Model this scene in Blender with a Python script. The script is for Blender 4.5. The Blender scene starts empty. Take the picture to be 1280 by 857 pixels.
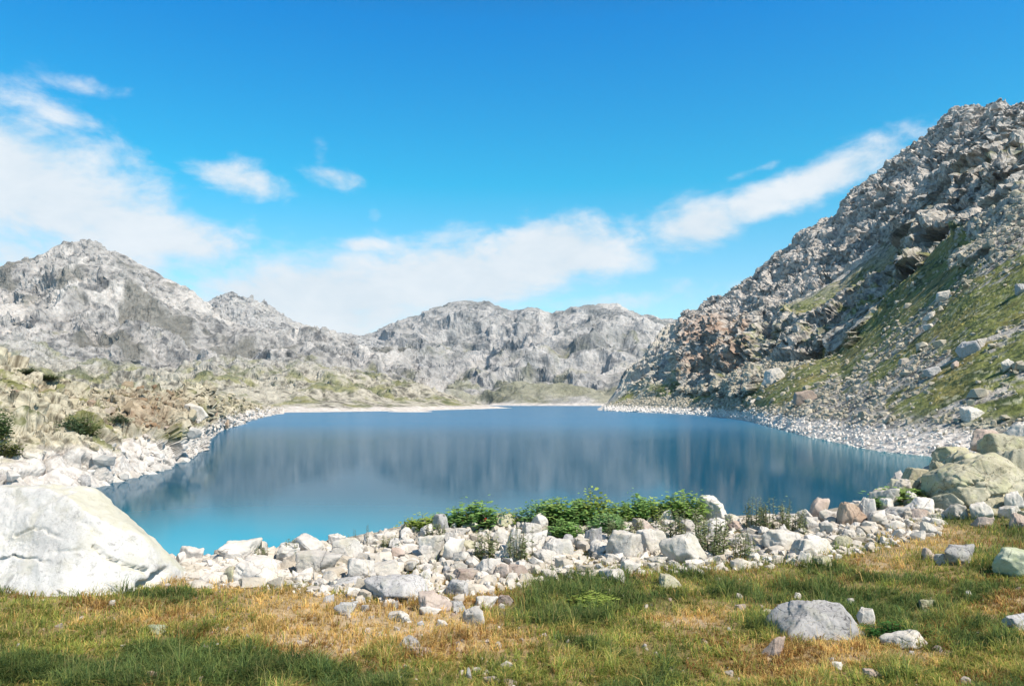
import bpy, bmesh, math, random
import numpy as np
from mathutils import Vector, Matrix, Euler

# ------------------------------------------------------------------ camera, sky, sun, exposure
R = math.radians
F = 1005.0            # focal length in photo pixels (photo is 1280 wide)
HOR = 500.0           # image row of the true horizon
H = 10.0              # camera height above the lake
SC = bpy.context.scene
COL = SC.collection

cam_data = bpy.data.cameras.new('camera')
cam_data.sensor_width = 36.0
cam_data.lens = F / 1280 * 36
cam_data.shift_y = (HOR - 428.5) / 1280
cam_data.clip_start = 0.1
cam_data.clip_end = 30000
cam = bpy.data.objects.new('camera', cam_data)
cam.location = (0, 0, H)
cam.rotation_euler = (R(90), 0, 0)
COL.objects.link(cam)
SC.camera = cam

SUN_EL, SUN_AZ = 50.0, 129.0      # azimuth clockwise from +Y (straight ahead)
sv = Vector((math.sin(R(SUN_AZ)) * math.cos(R(SUN_EL)), math.cos(R(SUN_AZ)) * math.cos(R(SUN_EL)), math.sin(R(SUN_EL))))
sun_data = bpy.data.lights.new('sun', 'SUN')
sun_data.energy = 5.0
sun_data.angle = R(0.5)
sun_data.color = (1.0, 0.92, 0.80)
sun = bpy.data.objects.new('sun', sun_data)
sun.rotation_euler = (-sv).to_track_quat('-Z', 'Y').to_euler()
sun.location = (200, -100, 300)
COL.objects.link(sun)

SC.view_settings.view_transform = 'Standard'
SC.view_settings.look = 'None'
SC.view_settings.exposure = 0.45
SC.view_settings.gamma = 1.0
SC.view_settings.use_curve_mapping = False
SC.render.engine = 'CYCLES'
SC.cycles.use_denoising = True
try:
    SC.cycles.denoiser = 'OPENIMAGEDENOISE'
except Exception:
    pass
SC.cycles.max_bounces = 5
SC.cycles.diffuse_bounces = 2
SC.cycles.glossy_bounces = 3
SC.cycles.transparent_max_bounces = 4
SC.cycles.volume_bounces = 0
SC.cycles.use_adaptive_sampling = True
SC.cycles.adaptive_threshold = 0.015


class NT:
    """small helper to write node trees"""
    def __init__(self, tree):
        self.t = tree

    def n(self, typ, **kw):
        nd = self.t.nodes.new(typ)
        for k, v in kw.items():
            setattr(nd, k, v)
        return nd

    def link(self, a, b):
        self.t.links.new(a, b)

    def set(self, sock, v):
        if hasattr(v, 'is_output'):
            self.t.links.new(v, sock)
        else:
            sock.default_value = v

    def m(self, op, a, b=0.0, c=0.0, clamp=False):
        nd = self.n('ShaderNodeMath', operation=op, use_clamp=clamp)
        self.set(nd.inputs[0], a); self.set(nd.inputs[1], b); self.set(nd.inputs[2], c)
        return nd.outputs[0]

    def mix(self, fac, a, b, blend='MIX'):
        nd = self.n('ShaderNodeMixRGB', blend_type=blend)
        self.set(nd.inputs[0], fac); self.set(nd.inputs[1], a); self.set(nd.inputs[2], b)
        return nd.outputs[0]

    def ramp(self, fac, stops, interp='LINEAR'):
        nd = self.n('ShaderNodeValToRGB')
        cr = nd.color_ramp
        cr.interpolation = interp
        while len(cr.elements) > 1:
            cr.elements.remove(cr.elements[-1])
        for i, (p, c) in enumerate(stops):
            e = cr.elements[0] if i == 0 else cr.elements.new(p)
            e.position = p
            e.color = (c, c, c, 1) if isinstance(c, (int, float)) else (*c, 1)
        self.set(nd.inputs[0], fac)
        return nd.outputs[0]

    def smooth(self, v, lo, hi):
        nd = self.n('ShaderNodeMapRange', interpolation_type='SMOOTHSTEP')
        self.set(nd.inputs[0], v); nd.inputs[1].default_value = lo; nd.inputs[2].default_value = hi
        return nd.outputs[0]

    def noise(self, vec, scale, detail=6, rough=0.55, dist=0.0):
        nd = self.n('ShaderNodeTexNoise')
        self.set(nd.inputs['Vector'], vec)
        nd.inputs['Scale'].default_value = scale
        nd.inputs['Detail'].default_value = detail
        nd.inputs['Roughness'].default_value = rough
        nd.inputs['Distortion'].default_value = dist
        return nd.outputs[0]


def build_world():
    w = bpy.data.worlds.new('World')
    SC.world = w
    w.use_nodes = True
    t = NT(w.node_tree)
    w.node_tree.nodes.clear()
    out = t.n('ShaderNodeOutputWorld')
    bg = t.n('ShaderNodeBackground')
    bg.inputs[1].default_value = 0.10
    t.link(bg.outputs[0], out.inputs[0])
    sky = t.n('ShaderNodeTexSky', sky_type='NISHITA')
    sky.sun_disc = False
    sky.sun_elevation = R(SUN_EL)
    sky.sun_rotation = R(SUN_AZ)
    sky.altitude = 2200
    sky.air_density = 1.0
    sky.dust_density = 0.4
    sky.ozone_density = 2.0
    tc = t.n('ShaderNodeTexCoord')
    sep = t.n('ShaderNodeSeparateXYZ')
    t.link(tc.outputs['Generated'], sep.inputs[0])
    x, y, z = sep.outputs
    az = t.m('ARCTAN2', x, y)
    el = t.m('ARCSINE', z)
    # deep alpine blue overhead, pale towards the horizon
    tint = t.ramp(t.m('MULTIPLY', el, 1.0, clamp=True),
                  SKY_TINT)
    col = t.mix(1.0, sky.outputs[0], tint, 'MULTIPLY')
    # clouds: soft banks at fixed azimuth and elevation, broken up by noise
    comb = t.n('ShaderNodeCombineXYZ')
    t.link(az, comb.inputs[0])
    t.link(t.m('MULTIPLY', el, 1.9), comb.inputs[1])
    fb = t.noise(comb.outputs[0], 10.0, 9, 0.62, 0.2)
    fb2 = t.noise(comb.outputs[0], 3.1, 4, 0.55, 0.3)
    total = None
    for (px, py, rx, ry, ang, wt) in CLOUDS:
        u = (px - 640) / F
        a0 = math.atan(u)
        e0 = math.atan((HOR - py) / F / math.sqrt(1 + u * u))
        ca, sa = math.cos(R(ang)), math.sin(R(ang))
        da = t.m('SUBTRACT', az, a0)
        de = t.m('SUBTRACT', el, e0)
        p = t.m('ADD', t.m('MULTIPLY', da, ca), t.m('MULTIPLY', de, sa))
        q = t.m('SUBTRACT', t.m('MULTIPLY', de, ca), t.m('MULTIPLY', da, sa))
        p = t.m('MULTIPLY', p, F / (rx * 1.15))
        q = t.m('MULTIPLY', q, F / (ry * 1.25))
        d2 = t.m('ADD', t.m('MULTIPLY', p, p), t.m('MULTIPLY', q, q))
        g = t.m('MULTIPLY', t.m('POWER', 2.71828, t.m('MULTIPLY', d2, -0.7)), wt)
        total = g if total is None else t.m('MAXIMUM', total, g)
    # the rest of the sky, out of the picture, has scattered cloud too
    ahead = t.smooth(y, 0.35, 0.6)
    other = t.m('MULTIPLY', t.smooth(fb2, 0.5, 0.75), t.m('SUBTRACT', 1.0, ahead))
    total = t.m('MAXIMUM', total, t.m('MULTIPLY', other, 0.8))
    dens = t.m('ADD', total, t.m('MULTIPLY', t.m('SUBTRACT', fb, 0.5), 1.45))
    dens = t.m('ADD', dens, t.m('MULTIPLY', t.m('SUBTRACT', fb2, 0.5), 0.7))
    dens = t.m('MULTIPLY', t.smooth(dens, 0.26, 0.84), t.smooth(total, 0.03, 0.30))
    dens = t.m('MULTIPLY', dens, 0.93)
    ccol = t.mix(t.smooth(fb, 0.3, 0.75), CLOUD_LO, CLOUD_HI)
    col = t.mix(dens, col, ccol)
    t.link(col, bg.inputs[0])


SKY_TINT = [(0.0, (1.35, 1.4, 1.2)), (0.12, (1.15, 1.55, 1.38)), (0.26, (0.16, 1.52, 1.52)), (0.44, (0.0, 1.22, 1.8)), (0.6, (0.15, 0.55, 0.9)), (0.8, (0.35, 0.42, 0.5))]
CLOUD_LO = (6.0, 6.5, 6.9, 1)
CLOUD_HI = (7.2, 7.35, 7.5, 1)
CLOUDS = [
    (10, 222, 115, 58, 0, 0.92), (60, 250, 150, 50, -5, 0.9), (170, 285, 150, 28, -6, 0.85), (290, 293, 70, 10, -5, 0.6),
    (85, 150, 40, 16, -10, 0.62), (115, 112, 40, 10, 0, 0.5), (300, 226, 62, 20, -10, 0.75), (262, 208, 14, 12, 0, 0.6),
    (420, 222, 36, 14, -6, 0.66), (402, 198, 14, 18, 0, 0.55), (470, 268, 12, 8, 0, 0.42), (455, 307, 40, 9, 0, 0.65),
    (30, 310, 200, 30, 0, 0.7),
    (420, 375, 150, 46, 4, 1.0), (560, 350, 160, 40, 8, 0.98), (690, 318, 92, 32, 6, 1.0), (690, 283, 40, 12, 0, 0.6),
    (880, 283, 50, 27, 4, 1.0), (950, 254, 62, 19, 18, 0.92), (1035, 220, 78, 20, 16, 0.95), (955, 208, 36, 6, 14, 0.6),
    (850, 368, 80, 16, 8, 0.5), (260, 350, 90, 22, 0, 0.5), (760, 380, 160, 14, 0, 0.45),
]
build_world()

# ------------------------------------------------------------------ numpy noise
_G = np.array([[1, 1, 0], [-1, 1, 0], [1, -1, 0], [-1, -1, 0], [1, 0, 1], [-1, 0, 1], [1, 0, -1], [-1, 0, -1],
               [0, 1, 1], [0, -1, 1], [0, 1, -1], [0, -1, -1], [1, 1, 0], [-1, 1, 0], [0, -1, 1], [0, -1, -1]], np.float32)


def hsh(ix, iy, iz, seed):
    h = (ix.astype(np.uint32) * np.uint32(374761393)) ^ (iy.astype(np.uint32) * np.uint32(668265263)) \
        ^ (iz.astype(np.uint32) * np.uint32(2147483647)) ^ np.uint32((seed * 2654435761) & 0xffffffff)
    h ^= h >> np.uint32(15); h *= np.uint32(2246822519)
    h ^= h >> np.uint32(13); h *= np.uint32(3266489917)
    h ^= h >> np.uint32(16)
    return h


def perlin(p, seed=0):
    sh = p.shape[:-1]
    p = p.reshape(-1, 3).astype(np.float64)
    i = np.floor(p).astype(np.int64)
    f = (p - i).astype(np.float32)
    w = f * f * f * (f * (f * 6 - 15) + 10)
    out = np.zeros(len(p), np.float32)
    for dx in (0, 1):
        wx = w[:, 0] if dx else 1 - w[:, 0]
        for dy in (0, 1):
            wy = w[:, 1] if dy else 1 - w[:, 1]
            for dz in (0, 1):
                wz = w[:, 2] if dz else 1 - w[:, 2]
                g = _G[hsh(i[:, 0] + dx, i[:, 1] + dy, i[:, 2] + dz, seed) & np.uint32(15)]
                out += wx * wy * wz * (g[:, 0] * (f[:, 0] - dx) + g[:, 1] * (f[:, 1] - dy) + g[:, 2] * (f[:, 2] - dz))
    return out.reshape(sh)


def fbm(p, octs=5, seed=0, gain=0.5, lac=2.03):
    a, s, tot = 1.0, 0.0, 0.0
    q = np.array(p, np.float64)
    for o in range(octs):
        s = s + a * perlin(q, seed + o * 17)
        tot += a
        a *= gain
        q = q * lac + 3.7
    return s / tot * 1.6


def ridged(p, octs=5, seed=0, gain=0.5, lac=2.05):
    a, s, tot = 1.0, 0.0, 0.0
    q = np.array(p, np.float64)
    for o in range(octs):
        s = s + a * (1 - np.abs(perlin(q, seed + o * 13)) * 2.2)
        tot += a
        a *= gain
        q = q * lac + 1.3
    return s / tot


def facet(p, seed=0, tilt=0.8):
    """cellular blocks with tilted tops: angular, broken rock. returns (height, gap to the next block)"""
    sh = p.shape[:-1]
    p = p.reshape(-1, 3)
    i = np.floor(p).astype(np.int64)
    best = np.full(len(p), 1e9, np.float32); sec = best.copy(); val = np.zeros(len(p), np.float32)
    for dx in (-1, 0, 1):
        for dy in (-1, 0, 1):
            for dz in (-1, 0, 1):
                c = i + np.array([dx, dy, dz])
                h1 = hsh(c[:, 0], c[:, 1], c[:, 2], seed)
                r = [((h1 >> np.uint32(s)) & np.uint32(255)).astype(np.float32) / 255 for s in (0, 8, 16)]
                h2 = hsh(c[:, 0], c[:, 1], c[:, 2], seed + 991)
                k = [((h2 >> np.uint32(s)) & np.uint32(255)).astype(np.float32) / 255 - 0.5 for s in (0, 8, 16, 24)]
                dd = [(p[:, a] - c[:, a] - r[a]).astype(np.float32) for a in range(3)]
                d = np.sqrt(dd[0] ** 2 + dd[1] ** 2 + dd[2] ** 2)
                v = k[3] + 2 * tilt * (k[0] * dd[0] + k[1] * dd[1] + k[2] * dd[2])
                m = d < best
                sec = np.where(m, best, np.minimum(sec, d))
                val = np.where(m, v, val)
                best = np.where(m, d, best)
    gap = sec - best
    val = val * sstep(gap, 0.0, 0.22)      # blocks meet in shallow cracks, no jumps
    return val.reshape(sh), gap.reshape(sh)


def sstep(x, a, b):
    t = np.clip((x - a) / (b - a), 0, 1)
    return t * t * (3 - 2 * t)


def lerp(a, b, t):
    return a + (b - a) * t


def warp(p, sc, amt, seed):
    return p + np.stack([fbm(p / sc, 3, seed + k) for k in range(3)], -1) * amt


def mixc(a, b, t):
    t = np.asarray(t)[..., None]
    return np.asarray(a) * (1 - t) + np.asarray(b) * t


def proj(P):
    """photo pixel of world points"""
    return 640 + F * P[..., 0] / P[..., 1], HOR - F * (P[..., 2] - H) / P[..., 1]


# ------------------------------------------------------------------ object helpers
def tag(o, label=None, cat=None, group=None, kind=None):
    if label: o['label'] = label
    if cat: o['category'] = cat
    if group: o['group'] = group
    if kind: o['kind'] = kind
    return o


def link(name, me, mat=None, parent=None):
    o = bpy.data.objects.new(name, me)
    COL.objects.link(o)
    if mat and not me.materials:
        me.materials.append(mat)
    if parent:
        o.parent = parent
    return o


def np_mesh(name, V, faces, col=None, smooth=False):
    """faces: list of int arrays (n,3) or (n,4)"""
    me = bpy.data.meshes.new(name)
    V = np.ascontiguousarray(V, np.float32).reshape(-1, 3)
    me.vertices.add(len(V))
    me.vertices.foreach_set('co', V.ravel())
    faces = [np.asarray(f, np.int32) for f in faces if len(f)]
    loops = np.concatenate([f.ravel() for f in faces])
    tot = np.concatenate([np.full(len(f), f.shape[1], np.int32) for f in faces])
    st = np.concatenate([[0], np.cumsum(tot)[:-1]]).astype(np.int32)
    me.loops.add(len(loops))
    me.loops.foreach_set('vertex_index', loops)
    me.polygons.add(len(tot))
    me.polygons.foreach_set('loop_start', st)
    me.polygons.foreach_set('loop_total', tot)
    me.polygons.foreach_set('use_smooth', np.full(len(tot), smooth, bool))
    if col is not None:
        c = np.ones((len(V), 4), np.float32)
        c[:, :3] = np.asarray(col, np.float32).reshape(-1, 3)
        at = me.attributes.new('Col', 'FLOAT_COLOR', 'POINT')
        at.data.foreach_set('color', c.ravel())
    me.update(calc_edges=True)
    return me


def grid_faces(ni, nj):
    a = np.arange(ni * nj).reshape(ni, nj)
    return np.stack([a[:-1, :-1].ravel(), a[1:, :-1].ravel(), a[1:, 1:].ravel(), a[:-1, 1:].ravel()], 1)


def col_mat(name, bump=0.3, bscale=1.0, speck=0.35, sscale=1.0, rough=0.9, bdist=0.5, transl=0.0):
    """albedo from the Col attribute, broken up by fine noise, with bump"""
    m = bpy.data.materials.new(name)
    m.use_nodes = True
    t = NT(m.node_tree)
    b = m.node_tree.nodes['Principled BSDF']
    b.inputs['Roughness'].default_value = rough
    b.inputs['Specular IOR Level'].default_value = 0.15
    at = t.n('ShaderNodeAttribute'); at.attribute_name = 'Col'
    geo = t.n('ShaderNodeNewGeometry')
    c = at.outputs['Color']
    if speck > 0:
        nz = t.noise(geo.outputs['Position'], sscale, 5, 0.7)
        f = t.m('MULTIPLY_ADD', t.m('SUBTRACT', nz, 0.5), speck * 4, 1.0)
        f = t.m('MAXIMUM', f, 0.25)
        cc = t.n('ShaderNodeCombineXYZ')
        for k in range(3): t.link(f, cc.inputs[k])
        c = t.mix(1.0, c, cc.outputs[0], 'MULTIPLY')
    t.link(c, b.inputs['Base Color'])
    if bump > 0:
        bn = t.noise(geo.outputs['Position'], bscale, 6, 0.65)
        bp = t.n('ShaderNodeBump')
        bp.inputs['Strength'].default_value = bump
        bp.inputs['Distance'].default_value = bdist
        t.link(bn, bp.inputs['Height'])
        t.link(bp.outputs[0], b.inputs['Normal'])
    return m


# ------------------------------------------------------------------ terrain: slopes laid out in azimuth columns
def slope(cols, ctrl, rows, soft=3, squeeze=1.0):
    """ctrl: list of ((px...), (val...), (Y...), is_row); each gives per column a height and a distance.
    Returns P[ni, nj, 3] and t[nj] (0 foot .. n-1 ridge)."""
    Ys, Zs = [], []
    for px, val, Y, isrow in ctrl:
        y = np.interp(cols, px, Y); v = np.interp(cols, px, val)
        k = np.ones(9) / 9
        y = np.convolve(np.pad(y, 4, 'edge'), k, 'valid')
        if Ys: y = Ys[0] + (y - Ys[0]) * squeeze
        z = H + y * (HOR - v) / F if isrow else v
        Ys.append(y); Zs.append(z)
    YY, ZZ, T = [], [], []
    for s, n in enumerate(rows):
        tt = np.linspace(0, 1, n, endpoint=(s == len(rows) - 1))
        for q in tt:
            YY.append(lerp(Ys[s], Ys[s + 1], q)); ZZ.append(lerp(Zs[s], Zs[s + 1], q)); T.append(s + q)
    Y = np.stack(YY, 1); Z = np.stack(ZZ, 1)
    for _ in range(soft):
        Y[:, 1:-1] = (Y[:, :-2] + 2 * Y[:, 1:-1] + Y[:, 2:]) / 4
        Z[:, 1:-1] = (Z[:, :-2] + 2 * Z[:, 1:-1] + Z[:, 2:]) / 4
    u = (cols - 640) / F
    return np.stack([u[:, None] * Y, Y, Z], -1), np.array(T)


def normals(P):
    a = np.gradient(P, axis=0); b = np.gradient(P, axis=1)
    n = np.cross(a, b)
    n /= np.linalg.norm(n, axis=-1, keepdims=True) + 1e-9
    n[n[..., 2] < 0] *= -1
    return n


def push(P, d):
    return P + normals(P) * d[..., None]


def slope_obj(name, P, col, mat, label, cat, smooth=False):
    me = np_mesh(name, P.reshape(-1, 3), [grid_faces(P.shape[0], P.shape[1])], col.reshape(-1, 3), smooth)
    o = link(name, me, mat)
    tag(o, label, cat, kind='structure')
    return o


GREY_L = np.array((0.40, 0.39, 0.375)); GREY_D = np.array((0.12, 0.12, 0.122)); BLEACH = np.array((0.58, 0.54, 0.50))
OLIVE = np.array((0.155, 0.16, 0.05)); OLIVE_D = np.array((0.055, 0.075, 0.025)); LICH = np.array((0.44, 0.42, 0.27))
PINK = np.array((0.38, 0.26, 0.19)); RUST = np.array((0.25, 0.15, 0.09))

M_FAR = col_mat('far rock', 0.7, 0.06, 0.36, 0.08, bdist=14)
M_MID = col_mat('hill rock', 0.7, 0.14, 0.40, 0.2, bdist=5)
M_SLOPE = col_mat('slope rock', 0.7, 0.3, 0.5, 0.42, bdist=2)
M_NEAR = col_mat('bank rock', 0.6, 0.8, 0.34, 0.9, bdist=0.8)
M_STONE = col_mat('loose stone', 0.5, 3.0, 0.22, 3.0, bdist=0.1)


def rock_cols(P, sc, seed, light=GREY_L, dark=GREY_D):
    a = fbm(P / sc, 5, seed, 0.6)
    b = fbm(P / (sc * 0.17), 4, seed + 5, 0.65)
    t = sstep(a * 0.38 + b * 1.1, -0.15, 0.6)
    return mixc(light, dark, t * 0.95)


def far_mountain():
    cols = np.arange(250, 1000, 1.4)
    P, T = slope(cols, [
        ((0, 1600), (-2, -2), (1430, 1430), False),
        ((250, 480, 600, 640, 680, 740, 800, 1000), (470, 472, 482, 474, 462, 455, 450, 450), (2300, 2300, 2200, 2100, 2100, 2100, 2100, 2100), True),
        ((380, 430, 455, 480, 520, 570, 610, 640, 660, 690, 720, 775, 800, 835, 900, 1000),
         (440, 428, 422, 409, 395, 378, 376, 386, 380, 389, 382, 382, 394, 402, 410, 420), (3700,) * 16, True),
        ((0, 1600), (460, 460), (4300, 4300), True)], (110, 210, 14))
    P = push(P, fbm(P / 60, 3, 9) * 1.5 * np.ones_like(T)[None])
    w = sstep(T, 0, 0.5)[None] * (1 - 0.7 * sstep(T, 1.6, 2.0))[None]
    d = (fbm(P / 420, 4, 11, 0.42) * 60 + (ridged(warp(P, 200, 90, 6) / np.array((230, 300, 240)), 4, 12, 0.42) - 0.62) * 95) * w
    P = push(P, d)
    f1, _ = facet(warp(P, 50, 40, 18) / 70, 13); f2, _ = facet(warp(P, 20, 16, 19) / 26, 14)
    P = push(P, (f1 * 6 + f2 * 4) * (0.15 + 0.85 * sstep(T, 0.05, 0.8))[None])
    c = rock_cols(P, 160, 15, np.array((0.36, 0.35, 0.34)), np.array((0.11, 0.115, 0.12)))
    c = mixc(c, np.array((0.48, 0.46, 0.44)), sstep(fbm(P / np.array((90, 200, 260)), 4, 20), 0.12, 0.35) * 0.85)
    c = mixc(c, np.array((0.13, 0.135, 0.13)), sstep(fbm(P / np.array((150, 200, 120)), 4, 10), 0.12, 0.4) * 0.6)
    veg = sstep(fbm(P / 130, 5, 16, 0.6) + (1.1 - T)[None] * 0.55, 0.1, 0.6)
    c = mixc(c, np.array((0.20, 0.20, 0.10)), veg * 0.6)
    bl = sstep(P[..., 2] + fbm(P / 30, 3, 17) * 2, 5.5, 3.0)
    c = mixc(c, BLEACH, bl)
    slope_obj('far_mountain', P, c, M_FAR, 'distant grey rocky mountain with a flat bumpy top across the head of the lake', 'mountain')


def left_mountain():
    cols = np.arange(-330, 520, 1.4)
    P, T = slope(cols, [
        ((-400, 600), (5, 5), (1330, 1330), False),
        ((-330, 0, 200, 400, 520), (430, 425, 430, 440, 450), (1450, 1450, 1500, 1700, 1800), True),
        ((-330, -150, -60, 0, 50, 80, 105, 130, 150, 190, 220, 245, 262, 290, 340, 400, 440, 480, 520),
         (390, 372, 345, 334, 318, 306, 300, 306, 311, 331, 351, 371, 393, 406, 416, 427, 433, 440, 450),
         (2300,) * 19, True),
        ((-400, 600), (440, 440), (2900, 2900), True)], (110, 200, 14))
    w = sstep(T, 0, 0.4)[None] * (1 - 0.72 * sstep(T, 1.6, 2.0))[None]
    q = P.copy(); q[..., 0] += P[..., 2] * 0.6   # gullies run down to the right
    d = (fbm(P / 330, 4, 21, 0.42) * 45 + (ridged(warp(q, 160, 60, 7) / np.array((150, 240, 300)), 4, 22, 0.42) - 0.62) * 75) * w
    P = push(P, d)
    f1, g1 = facet(warp(q, 40, 32, 123) / np.array((40, 60, 90)), 23); f2, _ = facet(warp(P, 15, 12, 124) / 18, 24)
    rough = 0.45 + 0.75 * sstep(fbm(P / 200, 3, 27), -0.2, 0.3)
    P = push(P, (f1 * 11 + f2 * 6) * rough)
    c = rock_cols(P, 120, 25, np.array((0.37, 0.355, 0.34)), np.array((0.11, 0.11, 0.112)))
    gl = perlin(warp(q, 120, 50, 300) / np.array((75, 900, 700)), 301)
    c = mixc(c, np.array((0.50, 0.475, 0.45)), sstep(np.abs(gl), 0.05, 0.01) * sstep(fbm(P / 220, 3, 302), -0.15, 0.15) * 0.8)
    gd = perlin(warp(q, 90, 40, 303) / np.array((55, 900, 600)), 304)
    c = mixc(c, np.array((0.10, 0.10, 0.10)), sstep(np.abs(gd), 0.06, 0.01) * sstep(fbm(P / 180, 3, 305), -0.1, 0.2) * 0.75)
    # pale scree runs and dull grassy flanks
    run = sstep(fbm(q / np.array((60, 200, 420)), 4, 26), 0.18, 0.4) * sstep(T, 0.5, 1.0)[None]
    c = mixc(c, np.array((0.50, 0.475, 0.45)), run * 0.95)
    dull = sstep(fbm(q / np.array((120, 160, 260)), 4, 28), 0.12, 0.4)
    c = mixc(c, np.array((0.14, 0.135, 0.115)), dull * 0.8)
    veg = sstep(fbm(P / 90, 5, 29, 0.6) + (0.75 - T)[None] * 0.6, 0.15, 0.6)
    c = mixc(c, np.array((0.22, 0.22, 0.11)), veg * 0.6)
    slope_obj('left_mountain', P, c, M_FAR, 'big grey rocky peak with pale scree runs on the left of the lake', 'mountain')


def second_peak():
    cols = np.arange(200, 540, 1.4)
    P, T = slope(cols, [
        ((0, 600), (60, 60), (2300, 2300), False),
        ((200, 240, 262, 275, 290, 310, 340, 370, 400, 440, 465, 490, 540),
         (420, 392, 374, 366, 363, 371, 384, 400, 412, 419, 421, 432, 450), (3000,) * 13, True),
        ((0, 600), (440, 440), (3500, 3500), True)], (150, 12))
    w = sstep(T, 0, 0.3)[None] * (1 - 0.75 * sstep(T, 0.7, 1.0))[None]
    q = P.copy(); q[..., 0] += P[..., 2] * 0.8
    P = push(P, (fbm(P / 300, 5, 31) * 40 + (ridged(warp(q, 160, 60, 8) / np.array((170, 240, 330)), 5, 32) - 0.5) * 45) * w)
    f1, _ = facet(warp(P, 40, 35, 133) / 60, 33); f2, _ = facet(warp(P, 18, 14, 134) / 22, 34)
    P = push(P, f1 * 16 + f2 * 8)
    c = rock_cols(P, 140, 35, np.array((0.40, 0.39, 0.38)), np.array((0.12, 0.12, 0.125)))
    run = sstep(fbm(q / np.array((90, 200, 420)), 4, 36), 0.12, 0.35)
    c = mixc(c, np.array((0.46, 0.44, 0.415)), run * 0.8)
    slope_obj('second_peak', P, c, M_FAR, 'smaller grey peak with a pale scree face behind the big left peak', 'mountain')


def low_hills():
    """hummocky rock hills behind the left bank and out to the low spit"""
    cols = np.arange(-330, 640, 1.3)
    P, T = slope(cols, [
        ((-330, 300, 350, 450, 520, 600, 621, 640), (-1.0,) * 8, (560, 600, 640, 705, 760, 880, 960, 1000), False),
        ((-330, 0, 200, 330, 400, 450, 520, 600, 640), (480, 482, 490, 488, 487, 490, 499, 507.5, 509), (800, 800, 800, 800, 830, 850, 900, 960, 1020), True),
        ((-330, -150, 0, 60, 100, 200, 260, 300, 330, 400, 430, 460, 500, 530, 560, 600, 625, 640),
         (420, 432, 440, 450, 458, 466, 455, 449, 447, 456, 459, 466, 481, 489, 497, 505, 509, 512),
         (1150, 1150, 1150, 1150, 1150, 1150, 1150, 1150, 1150, 1150, 1150, 1150, 1120, 1100, 1080, 1040, 1050, 1060), True),
        ((-330, 640), (4, -12), (1500, 1250), False)], (80, 120, 12))
    amp = sstep(P[..., 2], 1.2, 24)
    d = (fbm(P / 120, 3, 41) * 30 + (ridged(warp(P, 70, 25, 320) / 95, 3, 42, 0.35) - 0.55) * 18) * amp + fbm(P / 45, 3, 40) * 1.3
    P = push(P, d)
    f1, g1 = facet(warp(P, 18, 15, 143) / 24, 43); f2, _ = facet(warp(P, 7, 6, 144) / 9, 44)
    P = push(P, (f1 * 5 + f2 * 2) * (0.05 + 0.95 * amp))
    c = rock_cols(P, 60, 45, np.array((0.42, 0.395, 0.33)), np.array((0.085, 0.08, 0.065)))
    hi = sstep(P[..., 2], 30, 75)
    c = mixc(c, rock_cols(P, 50, 48), hi * 0.8)
    veg = sstep(fbm(P / 45, 5, 46, 0.62), -0.08, 0.3)
    c = mixc(c, mixc(np.array((0.22, 0.22, 0.09)), np.array((0.09, 0.11, 0.045)), sstep(fbm(P / 20, 3, 49), -0.3, 0.3)), veg * (0.8 - 0.3 * hi))
    bl = sstep(P[..., 2] + fbm(P / 14, 3, 47) * 2.0, 4.4, 2.8)
    c = mixc(c, BLEACH, bl)
    slope_obj('low_hills', P, c, M_MID, 'low green and grey rock hills running out to a pale spit in the lake', 'hill')


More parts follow.
